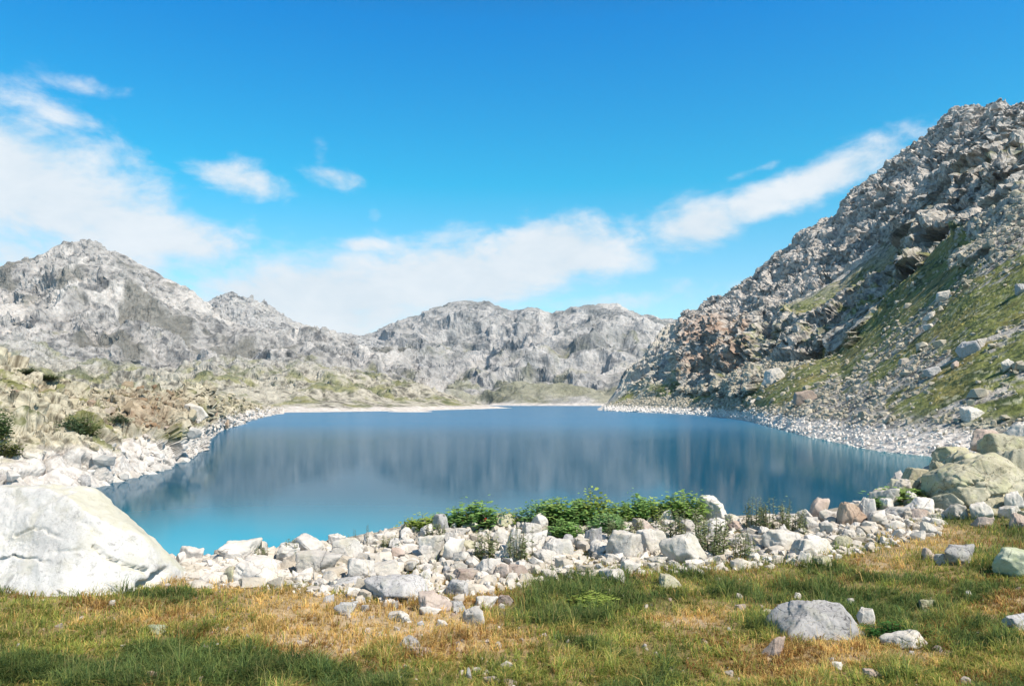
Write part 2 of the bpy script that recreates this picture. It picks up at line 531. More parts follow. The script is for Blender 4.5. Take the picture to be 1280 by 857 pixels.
def left_bank():
    cols = np.arange(-360, 356, 1.2)
    P, T = slope(cols, [
        ((-360, -200, 0, 112, 160, 200, 235, 255, 262, 262.5, 248, 252, 270, 300, 325, 350), (-0.9,) * 16,
         (60, 66, 76, 88, 100, 113, 132, 152, 162, 168, 185, 205, 245, 325, 450, 580), False),
        ((-360, 0, 60, 120, 200, 240, 262, 300, 350), (562, 556, 553, 548, 544, 538, 532, 520, 512),
         (92, 100, 106, 116, 140, 170, 205, 370, 640), True),
        ((-360, 0, 60, 130, 190, 235, 270, 300, 350), (505, 503, 503, 503, 503, 505, 509, 510, 511.5),
         (150, 160, 165, 172, 190, 225, 290, 430, 690), True),
        ((-360, -150, 0, 40, 70, 100, 130, 160, 190, 215, 250, 270, 300, 320, 350),
         (430, 440, 447, 456, 466, 476, 484, 484, 487, 488, 486, 492, 503, 508, 511),
         (240, 240, 240, 240, 240, 240, 240, 245, 250, 260, 330, 380, 500, 580, 730), True),
        ((-360, 350), (8, -3), (430, 980), False)], (70, 90, 70, 10), squeeze=0.5)
    amp = sstep(P[..., 2], 0.2, 7)
    d = (fbm(P / 28, 4, 51) * 2.6 + (ridged(P / 16, 4, 52) - 0.5) * 2.4) * (0.12 + 0.88 * amp)
    P = push(P, d)
    # slabs dip to the right like the granite in the bank
    q = P @ np.array(((0.8, 0, 0.6), (0, 1, 0), (-0.6, 0, 0.8)))
    f1, g1 = facet(warp(q, 8, 5, 153) / np.array((10, 8, 4.5)), 53, 1.0); f2, g2 = facet(warp(q, 3, 2, 156) / np.array((3.6, 3.6, 2.0)), 54, 1.0)
    cut = 1 - 0.92 * np.exp(-((T - 2.0) / 0.07) ** 2)[None] * (sstep(cols, -90, -60) * sstep(cols, 215, 190))[:, None]
    P = push(P, ((f1 * 3.0 + f2 * 0.8) * (0.3 + 0.7 * amp) - 0.9 * sstep(g1, 0.1, 0.0)) * cut)
    c = rock_cols(P, 9, 55, np.array((0.46, 0.42, 0.32)), np.array((0.09, 0.075, 0.05)))
    n = normals(P)
    veg = sstep(fbm(P / 11, 5, 56, 0.6) + 0.35 * (n[..., 2] - 0.6), 0.16, 0.36)
    c = mixc(c, mixc(OLIVE, OLIVE_D, sstep(fbm(P / 5, 3, 57), -0.2, 0.3)), veg * 0.85)
    rust = sstep(fbm(P / 14, 4, 58), 0.16, 0.4)
    px, py = proj(P)
    rust = np.clip(rust + 0.6, 0, 1) * np.exp(-((px - 185) / 45) ** 2 - ((py - 512) / 20) ** 2) + rust * 0.4 * np.exp(-((px - 60) / 90) ** 2 - ((py - 490) / 14) ** 2)
    c = mixc(c, RUST, rust * 0.85)
    bl = sstep(P[..., 2] + fbm(P / 7, 4, 59) * 1.6, 4.6, 3.4)
    c = mixc(c, rock_cols(P, 5, 60, BLEACH * 1.02, BLEACH * 0.66), bl)
    slope_obj('left_bank', P, c, M_NEAR, 'yellowish rocky bank with a bleached white foot along the left shore', 'bank')
    # the old track cut along the bank
    i0, i1 = np.searchsorted(cols, [-60, 196])
    j = int(np.argmin(np.abs(T - 2.0)))
    line = P[i0:i1, j - 3:j + 4].mean(1)
    k = np.ones(15) / 15
    for a in range(3):
        line[:, a] = np.convolve(np.pad(line[:, a], 7, 'edge'), k, 'valid')
    top = P[i0:i1, j - 6:j + 7, 2].max(1)
    line[:, 2] += 0.35
    out = line.copy(); out[:, :2] *= 0.985; out[:, 2] -= 0.02
    back = line.copy(); back[:, :2] *= 1.012
    foot = out.copy(); foot[:, 2] -= 1.1; foot[:, :2] *= 0.997
    V = np.stack([foot, out, back], 1)
    nz = fbm(V / 1.3, 3, 61) * 0.25
    V[..., 2] += nz
    cc = rock_cols(V, 3, 62, np.array((0.44, 0.38, 0.31)), np.array((0.22, 0.16, 0.11)))
    slope_obj('track', V, cc, M_NEAR, 'old level stone track cut along the left bank', 'track')
    return P


def right_mountain():
    cols = np.concatenate([np.arange(744, 1310, 1.2), np.arange(1310, 1640, 3.0)])
    P, T = slope(cols, [
        ((744, 752, 780, 820, 870, 900, 930, 960, 1000, 1040, 1080, 1120, 1170, 1300, 1640), (-1.0,) * 15,
         (770, 755, 690, 620, 545, 470, 395, 300, 224, 188, 160, 148, 138, 126, 105), False),
        ((744, 760, 790, 820, 845, 880, 920, 950, 1000, 1050, 1100, 1150, 1180, 1220, 1250, 1280, 1640),
         (514, 507, 500, 496, 491, 484, 467, 452, 447, 440, 402, 356, 330, 290, 268, 245, 150),
         (800, 795, 755, 710, 665, 635, 585, 550, 485, 435, 405, 390, 380, 365, 358, 350, 310), True),
        ((744, 760, 780, 800, 820, 838, 858, 890, 920, 950, 1000, 1050, 1110, 1180, 1230, 1280, 1640),
         (513, 504, 491, 482, 470, 455, 433, 408, 396, 388, 372, 348, 302, 250, 205, 172, 80),
         (900, 895, 875, 855, 840, 825, 785, 755, 725, 700, 665, 630, 605, 580, 565, 550, 500), True),
        ((744, 752, 760, 775, 800, 820, 835, 860, 880, 900, 925, 945, 955, 970, 1000, 1040, 1060, 1090, 1130, 1170, 1195, 1210, 1230, 1250, 1265, 1280, 1400, 1640),
         (512, 508, 501, 484, 446, 420, 404, 389, 378, 368, 357, 347, 336, 318, 292, 265, 242, 214, 181, 156, 136, 129, 133, 123, 126, 133, 110, 90),
         (950, 960, 980, 1020, 1100, 1150, 1180, 1180, 1160, 1120, 1080, 1040, 1020, 1000, 970, 940, 920, 900, 860, 820, 800, 790, 780, 760, 750, 740, 700, 640), True),
        ((744, 1640), (-20, 200), (1400, 1100), False)], (260, 190, 290, 14), soft=2)
    px, py = proj(P)
    Tb = np.broadcast_to(T, P.shape[:2])
    B0 = P.copy()
    strip = np.full(px.shape, -1.0)
    for ax, ay, bx, by, wd in ((945, 505, 1060, 440, 17), (1050, 440, 1195, 325, 30), (1195, 405, 1330, 330, 30), (1140, 515, 1330, 415, 24), (1225, 532, 1330, 490, 17),
                               (1000, 385, 1085, 325, 15), (870, 497, 940, 462, 11), (770, 502, 862, 478, 9), (1080, 330, 1160, 290, 14), (1090, 470, 1190, 400, 7)):
        tt = np.clip(((px - ax) * (bx - ax) + (py - ay) * (by - ay)) / ((bx - ax) ** 2 + (by - ay) ** 2), 0, 1)
        dd = np.hypot(px - ax - tt * (bx - ax), py - ay - tt * (by - ay))
        strip = np.maximum(strip, 1 - dd / wd)
    strip = np.maximum(strip, -1.2)
    nw = fbm(B0 / 22, 4, 90)
    wx, wy = px + nw * 16, py + fbm(B0 / 22, 4, 91) * 16
    grassy = sstep(strip * 0.75 + 0.5 * fbm(B0 / 13, 5, 80, 0.62), -0.15, 0.2)
    # buttress of the pink cliff, and the overhanging steps that lie in shade
    butt = sstep(wx, 853, 858) * sstep(wx, 955, 945) * sstep(wy, 493, 487) * sstep(wy, 385, 402)
    butt = butt * (0.55 + 0.45 * sstep(fbm(np.stack([px / 9, py / 60, px * 0], -1), 3, 92), -0.1, 0.1))
    steps = np.zeros(px.shape)
    for pts, amt, up in (((1120, 352, 1160, 318, 1200, 268, 1240, 226, 1300, 190, 1400, 130), 30, 80), ((940, 446, 985, 432, 1040, 430, 1075, 418, 1100, 384), 14, 42), ((1185, 340, 1215, 330, 1262, 306, 1320, 280), 8, 30)):
        lx, ly = np.array(pts[0::2]), np.array(pts[1::2])
        line = np.interp(wx, lx, ly)
        ab = line - wy
        inx = sstep(wx, lx[0], lx[0] + 22) * sstep(wx, lx[-1], lx[-1] - 22)
        steps = np.maximum(steps, amt * sstep(ab, -2, 4) * sstep(ab, up, up * 0.3) * inx * (0.45 + 0.55 * sstep(fbm(B0 / 30, 3, 93), -0.2, 0.2)))
    hgt = sstep(P[..., 2], 0.5, 14)
    rocky = sstep(Tb, 0.88, 1.08)
    ends = sstep(px, 748, 800)
    upper = sstep(Tb, 1.5, 2.3) * (1 - 0.5 * sstep(Tb, 2.7, 3.0))
    P = push(P, (fbm(P / 95, 4, 71) * 11) * hgt * (0.25 + 0.75 * rocky) * (1 - 0.5 * sstep(Tb, 2.6, 3)) * ends)
    q = P @ np.array(((0.85, 0, 0.52), (0, 1, 0), (-0.52, 0, 0.85)))
    P = push(P, (ridged(warp(q, 60, 30, 193) / np.array((60, 80, 75)), 5, 72, 0.45) - 0.62) * 24 * rocky * (1 - 0.8 * grassy) * ends * (1 - 0.4 * sstep(Tb, 2.7, 3)))
    f1, g1 = facet(warp(q, 26, 26, 173) / np.array((26, 44, 40)), 73, 1.0)
    f2, g2 = facet(warp(q, 9, 9, 176) / np.array((8, 14, 13)), 74, 1.0)
    f3, g3 = facet(warp(q, 4, 3.5, 179) / np.array((3.6, 5.5, 5.0)), 75, 1.0)
    bump_lo = sstep(fbm(P / 38, 4, 76), 0.05, 0.35) * hgt * (1 - rocky)      # outcrops in the grass
    rk = np.clip(rocky + bump_lo * 0.55, 0, 1) * (1 - 0.9 * grassy)
    calm = 0.3 + 0.7 * sstep(px, 845, 862)
    mv = 11 * butt + steps
    P = P + mv[..., None] * np.array((-0.78, -0.62, 0.0))
    P = push(P, ((f1 * 3.0 + f2 * 1.6) * calm + fbm(q / np.array((12, 20, 16)), 5, 190, 0.6) * 3.8 * (0.4 + 0.6 * calm)) * rk * ends + (f3 * (0.3 + 1.0 * rk)) * hgt * calm - 3.0 * sstep(g1, 0.12, 0.0) * rk * ends)
    f4, g4 = facet(warp(q, 2, 1.6, 183) / np.array((1.9, 2.8, 2.4)), 95, 1.0)
    P = push(P, f4 * 0.7 * rk * calm)
    light = mixc(np.array((0.46, 0.43, 0.39)), np.array((0.50, 0.465, 0.43)), upper)
    c = mixc(light, np.array((0.09, 0.085, 0.08)), sstep(fbm(P / 42, 5, 77, 0.62) * 0.5 + fbm(P / 5, 4, 78, 0.7) * 1.1, -0.1, 0.55) * 0.93)
    # strata running along the hillside
    s = P[..., 2] - 0.62 * (P[..., 0] - 0.25 * P[..., 1])
    sq = np.stack([s / 26, P[..., 1] / 160, P[..., 0] / 160], -1)
    band = fbm(sq, 4, 79)
    n = normals(P)
    steep = sstep(n[..., 2], 0.45, 0.75)
    lowz = sstep(Tb, 1.08, 0.85)
    g_lo = sstep(strip * 0.68 + 0.15 + band * 0.3 + 0.75 * fbm(P / 13, 5, 80, 0.62) + 0.35 * fbm(P / 3, 3, 89), -0.06, 0.2) * sstep(P[..., 2], 3, 9) * sstep(Tb, 2.2, 1.6) * (1 - 0.9 * sstep(mv, 1.0, 5.0))
    g_hi = sstep(fbm(P / 34, 5, 81, 0.6), 0.10, 0.32) * steep * (1 - lowz) * sstep(Tb, 2.5, 1.2)
    gcol = mixc(OLIVE * 1.3, np.array((0.27, 0.21, 0.08)), sstep(fbm(P / 24, 4, 82), -0.15, 0.45))
    gcol = mixc(gcol, OLIVE_D, sstep(fbm(P / 9, 4, 83, 0.6) + 0.6 * fbm(P / 2.2, 3, 87), 0.0, 0.4))
    gcol = mixc(gcol, np.array((0.40, 0.37, 0.29)), sstep(fbm(P / 2.6, 4, 94, 0.65), 0.22, 0.36) * 0.9)
    gcol = gcol * np.array((0.86, 0.95, 0.8))
    veg = np.clip(g_lo + g_hi * 0.85, 0, 1)
    c = mixc(c, gcol, veg * 0.95)
    # pink broken cliff above the far end of the beach
    pk = sstep(wx, 852, 862) * sstep(wx, 952, 935) * sstep(wy, 470, 455) * sstep(wy, 388, 402) * 0.6
    c = mixc(c, PINK, np.clip(pk * 1.3 * sstep(fbm(P / 14, 4, 84), -0.25, 0.2), 0, 0.9))
    # pale scree slope running to the far tip, colour lightened further to look sunlit
    tip = sstep(px, 862, 840) * sstep(fbm(P / np.array((60, 60, 14)), 4, 88), -0.3, 0.2)
    c = mixc(c, np.array((0.50, 0.47, 0.40)), tip * 0.8)
    # bleached foot
    bl = sstep(P[..., 2] + fbm(P / 9, 4, 85) * 1.8, 5.0, 3.2)
    c = mixc(c, rock_cols(P, 5, 86, BLEACH * 1.15, BLEACH * 0.75), bl)
    slope_obj('right_mountain', P, c, M_SLOPE, 'steep rocky mountainside with grass bands rising on the right of the lake', 'mountain')
    return P, veg, Tb, px, py, band


far_mountain()
second_peak()
left_mountain()
low_hills()
LB = left_bank()
RM, RM_veg, RM_T, RM_px, RM_py, RM_band = right_mountain()


# ------------------------------------------------------------------ the lake and its bed
def lake():
    m = bpy.data.materials.new('lake water')
    m.use_nodes = True
    t = NT(m.node_tree)
    b = m.node_tree.nodes['Principled BSDF']
    geo = t.n('ShaderNodeNewGeometry')
    sep = t.n('ShaderNodeSeparateXYZ')
    t.link(geo.outputs['Position'], sep.inputs[0])
    x, y, z = sep.outputs
    # shallows: pale turquoise water over the pale stones of the near shore and beside the right beach
    dx = t.m('MULTIPLY', t.m('ADD', x, 19.0), 1 / 24.0); dy = t.m('MULTIPLY', t.m('SUBTRACT', y, 50.0), 1 / 22.0)
    d2 = t.m('ADD', t.m('MULTIPLY', dx, dx), t.m('MULTIPLY', dy, dy))
    sh = t.m('POWER', 2.718, t.m('MULTIPLY', d2, -1.0))
    bx = t.m('SUBTRACT', x, t.m('MULTIPLY_ADD', y, 0.155, 53.0))
    sh2 = t.m('MULTIPLY', t.smooth(bx, -26.0, 4.0), t.smooth(y, 420.0, 150.0))
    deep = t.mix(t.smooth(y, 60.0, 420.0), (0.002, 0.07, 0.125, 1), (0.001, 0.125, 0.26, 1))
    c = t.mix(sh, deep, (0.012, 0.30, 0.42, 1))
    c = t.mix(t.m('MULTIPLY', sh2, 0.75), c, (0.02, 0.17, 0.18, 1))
    sc = t.n('ShaderNodeVectorMath', operation='MULTIPLY')
    t.link(geo.outputs['Position'], sc.inputs[0]); sc.inputs[1].default_value = (1.0, 1.0, 1.0)
    lane = t.n('ShaderNodeVectorMath', operation='MULTIPLY')
    t.link(geo.outputs['Position'], lane.inputs[0]); lane.inputs[1].default_value = (0.0016, 0.011, 0.0)
    wind = t.noise(lane.outputs[0], 1.0, 4, 0.55)
    far = t.smooth(y, 110.0, 380.0)
    windy = t.m('MULTIPLY_ADD', t.m('SUBTRACT', wind, 0.5), 0.9, far, clamp=True)
    n1 = t.noise(sc.outputs[0], 1.3, 4, 0.6)
    n2 = t.noise(sc.outputs[0], 0.23, 3, 0.5)
    hgt = t.m('ADD', t.m('MULTIPLY', n1, 0.12), t.m('MULTIPLY', n2, 0.18))
    bp = t.n('ShaderNodeBump')
    bp.inputs['Distance'].default_value = 1.0
    t.link(t.m('MULTIPLY_ADD', windy, 0.45, 0.014), bp.inputs['Strength'])
    t.link(hgt, bp.inputs['Height'])
    m.node_tree.nodes.remove(b)
    out = m.node_tree.nodes['Material Output']
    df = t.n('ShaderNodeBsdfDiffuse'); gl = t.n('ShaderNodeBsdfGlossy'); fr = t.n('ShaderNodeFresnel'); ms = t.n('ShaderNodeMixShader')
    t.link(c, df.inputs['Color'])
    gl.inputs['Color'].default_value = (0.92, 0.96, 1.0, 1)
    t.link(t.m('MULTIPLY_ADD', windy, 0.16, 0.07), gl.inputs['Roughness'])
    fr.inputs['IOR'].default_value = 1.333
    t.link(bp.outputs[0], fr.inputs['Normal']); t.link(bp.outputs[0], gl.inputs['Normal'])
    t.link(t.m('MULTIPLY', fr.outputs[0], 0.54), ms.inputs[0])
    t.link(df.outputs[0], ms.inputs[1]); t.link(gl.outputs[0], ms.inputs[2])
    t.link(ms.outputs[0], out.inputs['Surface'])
    V = [(-900, 20, 0), (900, 20, 0), (900, 1600, 0), (-900, 1600, 0)]
    o = link('lake', np_mesh('lake', V, [[(0, 1, 2, 3)]]), m)
    tag(o, 'calm deep blue mountain lake, turquoise close to the near shore', 'lake', kind='structure')
    # bed and valley floor far beyond everything
    g = col_mat('valley floor', 0.2, 0.2, 0.2, 0.1)
    V = np.array([(-9000, -3000, -9), (9000, -3000, -9), (9000, 9000, -9), (-9000, 9000, -9)], float)
    o = link('ground', np_mesh('ground', V, [[(0, 1, 2, 3)]], np.tile((0.22, 0.2, 0.14), (4, 1))), g)
    tag(o, 'valley floor under the lake and the hills', 'ground', kind='structure')


lake()


def gravel_spit():
    a = np.linspace(-1, 1, 90); X, Y = np.meshgrid(a, np.linspace(-1, 1, 40), indexing='ij')
    P = np.stack([-87 + 19 * X, 700 + 26 * Y, np.zeros_like(X)], -1)
    P[..., 2] = 1.5 * (1 - X ** 2) * (1 - Y ** 2) + fbm(P / 6, 4, 330) * 0.7 - 0.35
    slope_obj('gravel_spit', P, rock_cols(P, 4, 331, BLEACH * 1.05, BLEACH * 0.75), M_NEAR, 'small low pale gravel spit in the lake left of centre', 'spit')


gravel_spit()

# ------------------------------------------------------------------ the meadow
def edge_y(x):
    return np.interp(x, (-40, -7, -5.2, -4, -3, -2, 2, 6, 8, 10, 14, 40), (9, 10.6, 11.4, 12.0, 13.0, 14.2, 15.2, 15.8, 17.2, 18, 18.6, 22))


def ground_z(x, y):
    x = np.asarray(x, float); y = np.asarray(y, float)
    p = np.stack([x, y, np.zeros_like(x)], -1)
    z = 7.80 + fbm(p / 2.3, 3, 201) * 0.07 + fbm(p / 0.5, 3, 202) * 0.03
    z = z + 0.045 * np.maximum(x - 3, 0) * sstep(y, 4, 9)
    z = z + 0.75 * sstep(x, 7.3, 10.8) * sstep(y, 13.2, 16.6)
    z = z + 0.14 * np.exp(-((x - 1.5) / 5) ** 2 - ((y - 14.2) / 1.3) ** 2)
    d = y - edge_y(x)
    z = z - 0.40 * np.logaddexp(0, d / 0.5) * 0.5
    return np.maximum(z, -3)


def on_ground(px, py, it=14):
    """where the ray of a photo pixel meets the meadow"""
    px = np.asarray(px, float); py = np.asarray(py, float)
    u = (px - 640) / F; v = (HOR - py) / F
    y = (7.8 - H) / v
    for _ in range(it):
        y = 0.5 * y + 0.5 * (ground_z(u * y, y) - H) / v
    y = np.clip(y, 2, 22)
    return u * y, y


def blob(px, py, L):
    s = np.zeros_like(px)
    for cx, cy, rx, ry, w in L:
        s = s + w * np.exp(-((px - cx) / rx) ** 2 - ((py - cy) / ry) ** 2)
    return s


GREENS = [(130, 838, 230, 26, 1.4), (330, 838, 90, 24, 1.1), (460, 855, 90, 16, 0.8), (170, 742, 60, 12, 0.7), (740, 745, 42, 22, 0.8), (870, 738, 90, 20, 0.45),
          (960, 745, 90, 22, 0.35), (1210, 795, 90, 34, 0.75), (1130, 740, 120, 26, 0.5), (690, 790, 110, 50, 0.45), (670, 725, 50, 18, 0.7), (800, 850, 120, 30, 0.3), (1040, 720, 80, 16, 0.4), (1210, 670, 50, 12, 0.6)]
TANS = [(250, 718, 75, 18, 1.0), (370, 745, 110, 24, 0.7), (510, 775, 110, 26, 1.1), (560, 800, 150, 30, 0.7), (140, 768, 150, 22, 0.55), (860, 776, 62, 10, 1.3), (1130, 828, 100, 22, 1.0),
        (990, 815, 80, 16, 0.7), (1150, 690, 70, 18, 1.0), (1080, 715, 50, 14, 0.6), (430, 810, 100, 22, 0.8), (330, 790, 120, 20, 0.5), (600, 735, 60, 20, 0.6), (1270, 760, 40, 12, 0.8)]


def patches(x, y):
    P = np.stack([x, y, np.full_like(x, 7.8)], -1)
    px, py = proj(P)
    n1 = fbm(P / 0.8, 4, 211); n2 = fbm(P / 0.25, 3, 212)
    g = blob(px, py, GREENS) + n1 * 0.8 + n2 * 0.45
    s = blob(px, py, TANS) - n1 * 0.6 + n2 * 0.45
    return g, s, n1, n2, px, py


def meadow():
    cols = np.arange(-420, 1720, 3.0)
    ys = np.concatenate([np.geomspace(1.2, 30, 420), np.linspace(30.5, 150, 90)])
    u = (cols - 640) / F
    Y = np.broadcast_to(ys, (len(cols), len(ys)))
    X = u[:, None] * Y
    Z = ground_z(X.ravel(), Y.ravel()).reshape(X.shape)
    P = np.stack([X, Y, Z], -1)
    g, s, n1, n2, px, py = patches(X, Y)
    soil = mixc(np.array((0.27, 0.20, 0.10)), np.array((0.13, 0.12, 0.045)), sstep(g - s, -0.2, 0.5))
    soil = mixc(soil, np.array((0.42, 0.32, 0.20)), sstep(s, 0.5, 1.2))
    st = sstep(fbm(P / 0.3, 4, 213), 0.0, 0.3)
    inb = sstep(Y - edge_y(X), -3.0, -0.6)
    soil = mixc(soil, mixc(np.array((0.33, 0.29, 0.23)), np.array((0.5, 0.46, 0.40)), st), inb)
    soil = mixc(soil, mixc(np.array((0.42, 0.38, 0.27)), np.array((0.14, 0.13, 0.06)), sstep(n1, -.2, .3)), sstep(X, 7, 8.5) * sstep(Y, 12, 14))
    o = slope_obj('meadow', P, soil, col_mat('meadow soil', 0.5, 9, 0.3, 14, bdist=0.05),
                  'uneven mountain meadow in the foreground, dry turf over stony soil', 'ground', True)


meadow()


# ------------------------------------------------------------------ rocks
def ico(sub):
    bm = bmesh.new()
    bmesh.ops.create_icosphere(bm, subdivisions=sub, radius=1)
    V = np.array([v.co[:] for v in bm.verts]); Fc = np.array([[v.index for v in f.verts] for f in bm.faces])
    bm.free()
    V /= np.linalg.norm(V, axis=1, keepdims=True)
    return V, Fc


ICO = {k: ico(k) for k in (1, 2, 3, 4, 5, 6, 7)}


def hull_radius(D, planes, p):
    s = np.zeros(len(D))
    for n, d in planes:
        n = np.asarray(n, float); n = n / np.linalg.norm(n)
        s += (np.maximum(D @ n, 0) / d) ** p
    return s ** (-1 / p)


def rock_shape(seed, sub=4, nplanes=16, p=22, rough=0.05, flat=1.0):
    rg = np.random.default_rng(seed)
    D, Fc = ICO[sub]
    pl = [((0, 0, 1), 0.75 * flat), ((0, 0, -1), 0.7)]
    for k in range(nplanes):
        n = rg.normal(size=3); n /= np.linalg.norm(n)
        pl.append((n, rg.uniform(0.62, 1.0)))
    V = D * hull_radius(D, pl, p)[:, None]
    if rough > 0:
        f, g = facet(V * 2.6 + seed * 7.1, seed, 1.0)
        V = V + D * (fbm(V * 1.7 + seed * 3.3, 5, seed) * rough * 2.0 + f * rough * 0.9 + fbm(V * 7 + seed, 3, seed + 3) * rough * 0.35)[:, None]
    V /= np.abs(V).max(0)
    return V, Fc


def stone_mat(name, light, mid, dark, lich=(0.42, 0.42, 0.22), lich_amt=0.3, speck=0.5, sc=1.0, crack_amt=0.5):
    m = bpy.data.materials.new(name)
    m.use_nodes = True
    t = NT(m.node_tree)
    b = m.node_tree.nodes['Principled BSDF']
    b.inputs['Roughness'].default_value = 0.9
    b.inputs['Specular IOR Level'].default_value = 0.2
    geo = t.n('ShaderNodeNewGeometry')
    pos = geo.outputs['Position']
    oi = t.n('ShaderNodeObjectInfo')
    big = t.noise(pos, 2.2 * sc, 5, 0.6)
    c = t.mix(t.smooth(big, 0.38, 0.66), (*light, 1), (*mid, 1))
    fine = t.noise(pos, 26 * sc, 5, 0.7)
    c = t.mix(t.m('MULTIPLY', t.smooth(fine, 0.54, 0.72), speck), c, (*dark, 1))
    pat = t.noise(pos, 5.5 * sc, 6, 0.7, 0.4)
    c = t.mix(t.m('MULTIPLY', t.smooth(pat, 0.57, 0.70), speck), c, (*dark, 1))
    lm = t.noise(pos, 3.4 * sc, 7, 0.65)
    c = t.mix(t.m('MULTIPLY', t.smooth(lm, 0.50, 0.62), lich_amt), c, (*lich, 1))
    vo = t.n('ShaderNodeTexVoronoi', feature='DISTANCE_TO_EDGE')
    wv = t.n('ShaderNodeVectorMath', operation='ADD')
    nv = t.n('ShaderNodeTexNoise'); t.link(pos, nv.inputs['Vector']); nv.inputs['Scale'].default_value = 3.0 * sc; nv.inputs['Detail'].default_value = 5
    sc3 = t.n('ShaderNodeVectorMath', operation='SCALE'); t.link(nv.outputs['Color'], sc3.inputs[0]); sc3.inputs['Scale'].default_value = 0.55 / sc
    t.link(pos, wv.inputs[0]); t.link(sc3.outputs[0], wv.inputs[1])
    t.link(wv.outputs[0], vo.inputs['Vector']); vo.inputs['Scale'].default_value = 2.1 * sc
    crack = t.m('MULTIPLY', t.m('SUBTRACT', 1.0, t.smooth(vo.outputs['Distance'], 0.004, 0.03)), t.smooth(pat, 0.42, 0.56))
    c = t.mix(t.m('MULTIPLY', crack, crack_amt), c, (*dark, 1))
    val = t.m('MULTIPLY_ADD', oi.outputs['Random'], 0.34, 0.80)
    hs = t.n('ShaderNodeHueSaturation')
    t.link(val, hs.inputs['Value']); t.link(c, hs.inputs['Color'])
    t.link(hs.outputs[0], b.inputs['Base Color'])
    bp = t.n('ShaderNodeBump')
    bp.inputs['Strength'].default_value = 0.55
    bp.inputs['Distance'].default_value = 0.03 / sc
    bh = t.m('ADD', t.noise(pos, 14 * sc, 8, 0.7), t.m('MULTIPLY', big, 0.6))
    bh = t.m('SUBTRACT', bh, t.m('MULTIPLY', crack, crack_amt))
    t.link(bh, bp.inputs['Height'])
    t.link(bp.outputs[0], b.inputs['Normal'])
    return m


ST_PALE = stone_mat('pale granite', (0.60, 0.565, 0.52), (0.49, 0.455, 0.405), (0.20, 0.185, 0.17), lich=(0.45, 0.40, 0.26), lich_amt=0.35, speck=0.4)
ST_GREY = stone_mat('grey granite', (0.47, 0.455, 0.45), (0.36, 0.35, 0.345), (0.07, 0.07, 0.075), lich_amt=0.12, speck=1.0, sc=1.5)
ST_PINK = stone_mat('pinkish granite', (0.48, 0.40, 0.35), (0.40, 0.31, 0.26), (0.18, 0.13, 0.11), lich_amt=0.1)
ST_BROWN = stone_mat('brown granite', (0.40, 0.31, 0.24), (0.26, 0.18, 0.13), (0.10, 0.075, 0.06), lich_amt=0.2)
ST_YELL = stone_mat('lichened granite', (0.46, 0.43, 0.33), (0.35, 0.325, 0.225), (0.07, 0.065, 0.045), lich=(0.47, 0.46, 0.28), lich_amt=0.6, speck=0.85)
ST_WHITE = stone_mat('white granite', (0.63, 0.595, 0.555), (0.54, 0.50, 0.455), (0.30, 0.27, 0.24), lich=(0.50, 0.47, 0.34), lich_amt=0.35, speck=0.25, sc=0.7)
ST_GREEN = stone_mat('green-lichened granite', (0.42, 0.44, 0.33), (0.36, 0.38, 0.26), (0.14, 0.15, 0.10), lich=(0.36, 0.40, 0.22), lich_amt=0.6)

ST_HUGE = stone_mat('huge boulder granite', (0.61, 0.595, 0.575), (0.53, 0.515, 0.50), (0.20, 0.195, 0.19), lich=(0.42, 0.39, 0.27), lich_amt=0.3, speck=0.6, sc=0.9, crack_amt=0.12)


def lichen_flank():
    t = NT(ST_HUGE.node_tree)
    b = ST_HUGE.node_tree.nodes['Principled BSDF']
    src = b.inputs['Base Color'].links[0].from_socket
    geo = t.n('ShaderNodeNewGeometry')
    dt = t.n('ShaderNodeVectorMath', operation='DOT_PRODUCT')
    t.link(geo.outputs['Normal'], dt.inputs[0]); dt.inputs[1].default_value = (0.64, 0.25, 0.72)
    nz = t.noise(geo.outputs['Position'], 2.5, 6, 0.6)
    f = t.smooth(t.m('ADD', dt.outputs['Value'], t.m('MULTIPLY', t.m('SUBTRACT', nz, 0.5), 0.6)), 0.62, 0.86)
    t.link(t.mix(t.m('MULTIPLY', f, 0.55), src, (0.46, 0.44, 0.31, 1)), b.inputs['Base Color'])


lichen_flank()
PROTO = []
for k in range(12):
    V, Fc = rock_shape(300 + k, 5, 13 + k % 7, 45, 0.06)
    PROTO.append((V, Fc))
_cache = {}


def proto_mesh(k, mat):
    key = (k, mat.name)
    if key not in _cache:
        V, Fc = PROTO[k]
        me = np_mesh('rock', V, [Fc], smooth=True)
        me.materials.append(mat)
        _cache[key] = me
    return _cache[key]


N_ROCK = [0]


def put_rock(px, base, w, h, mat, k, label, cat='rock', group=None, depth=0.8, rot=None, sink=0.25, name='rock', tilt=0.15, zadd=0.0, y=None, fixz=False):
    """a rock whose foot is seen at photo pixel (px, base), w x h pixels large"""
    rg = random.Random(int(px * 13 + base * 7))
    if y is None:
        xx, yy = on_ground(px, base)
        xx, yy = float(xx), float(yy)
    else:
        yy = y; xx = (px - 640) / F * y
    W = w / F * yy; Hh = h / F * yy
    o = link(name, proto_mesh(k % len(PROTO), mat))
    D = W * depth
    yy2 = yy + D * 0.35
    full = Hh / (1 - sink)
    gz = float(ground_z(xx, yy2))
    z = min(gz, float(ground_z(xx, yy))) + zadd
    if fixz: z = H + (HOR - base) / F * yy
    o.location = (xx * yy2 / yy, yy2, z + Hh - full / 2)
    o.scale = (W / 2, D / 2, full / 2)
    o.rotation_euler = (rg.uniform(-tilt, tilt), rg.uniform(-tilt, tilt), rot if rot is not None else rg.uniform(-0.5, 0.5))
    tag(o, label, cat, group)
    N_ROCK[0] += 1
    return o


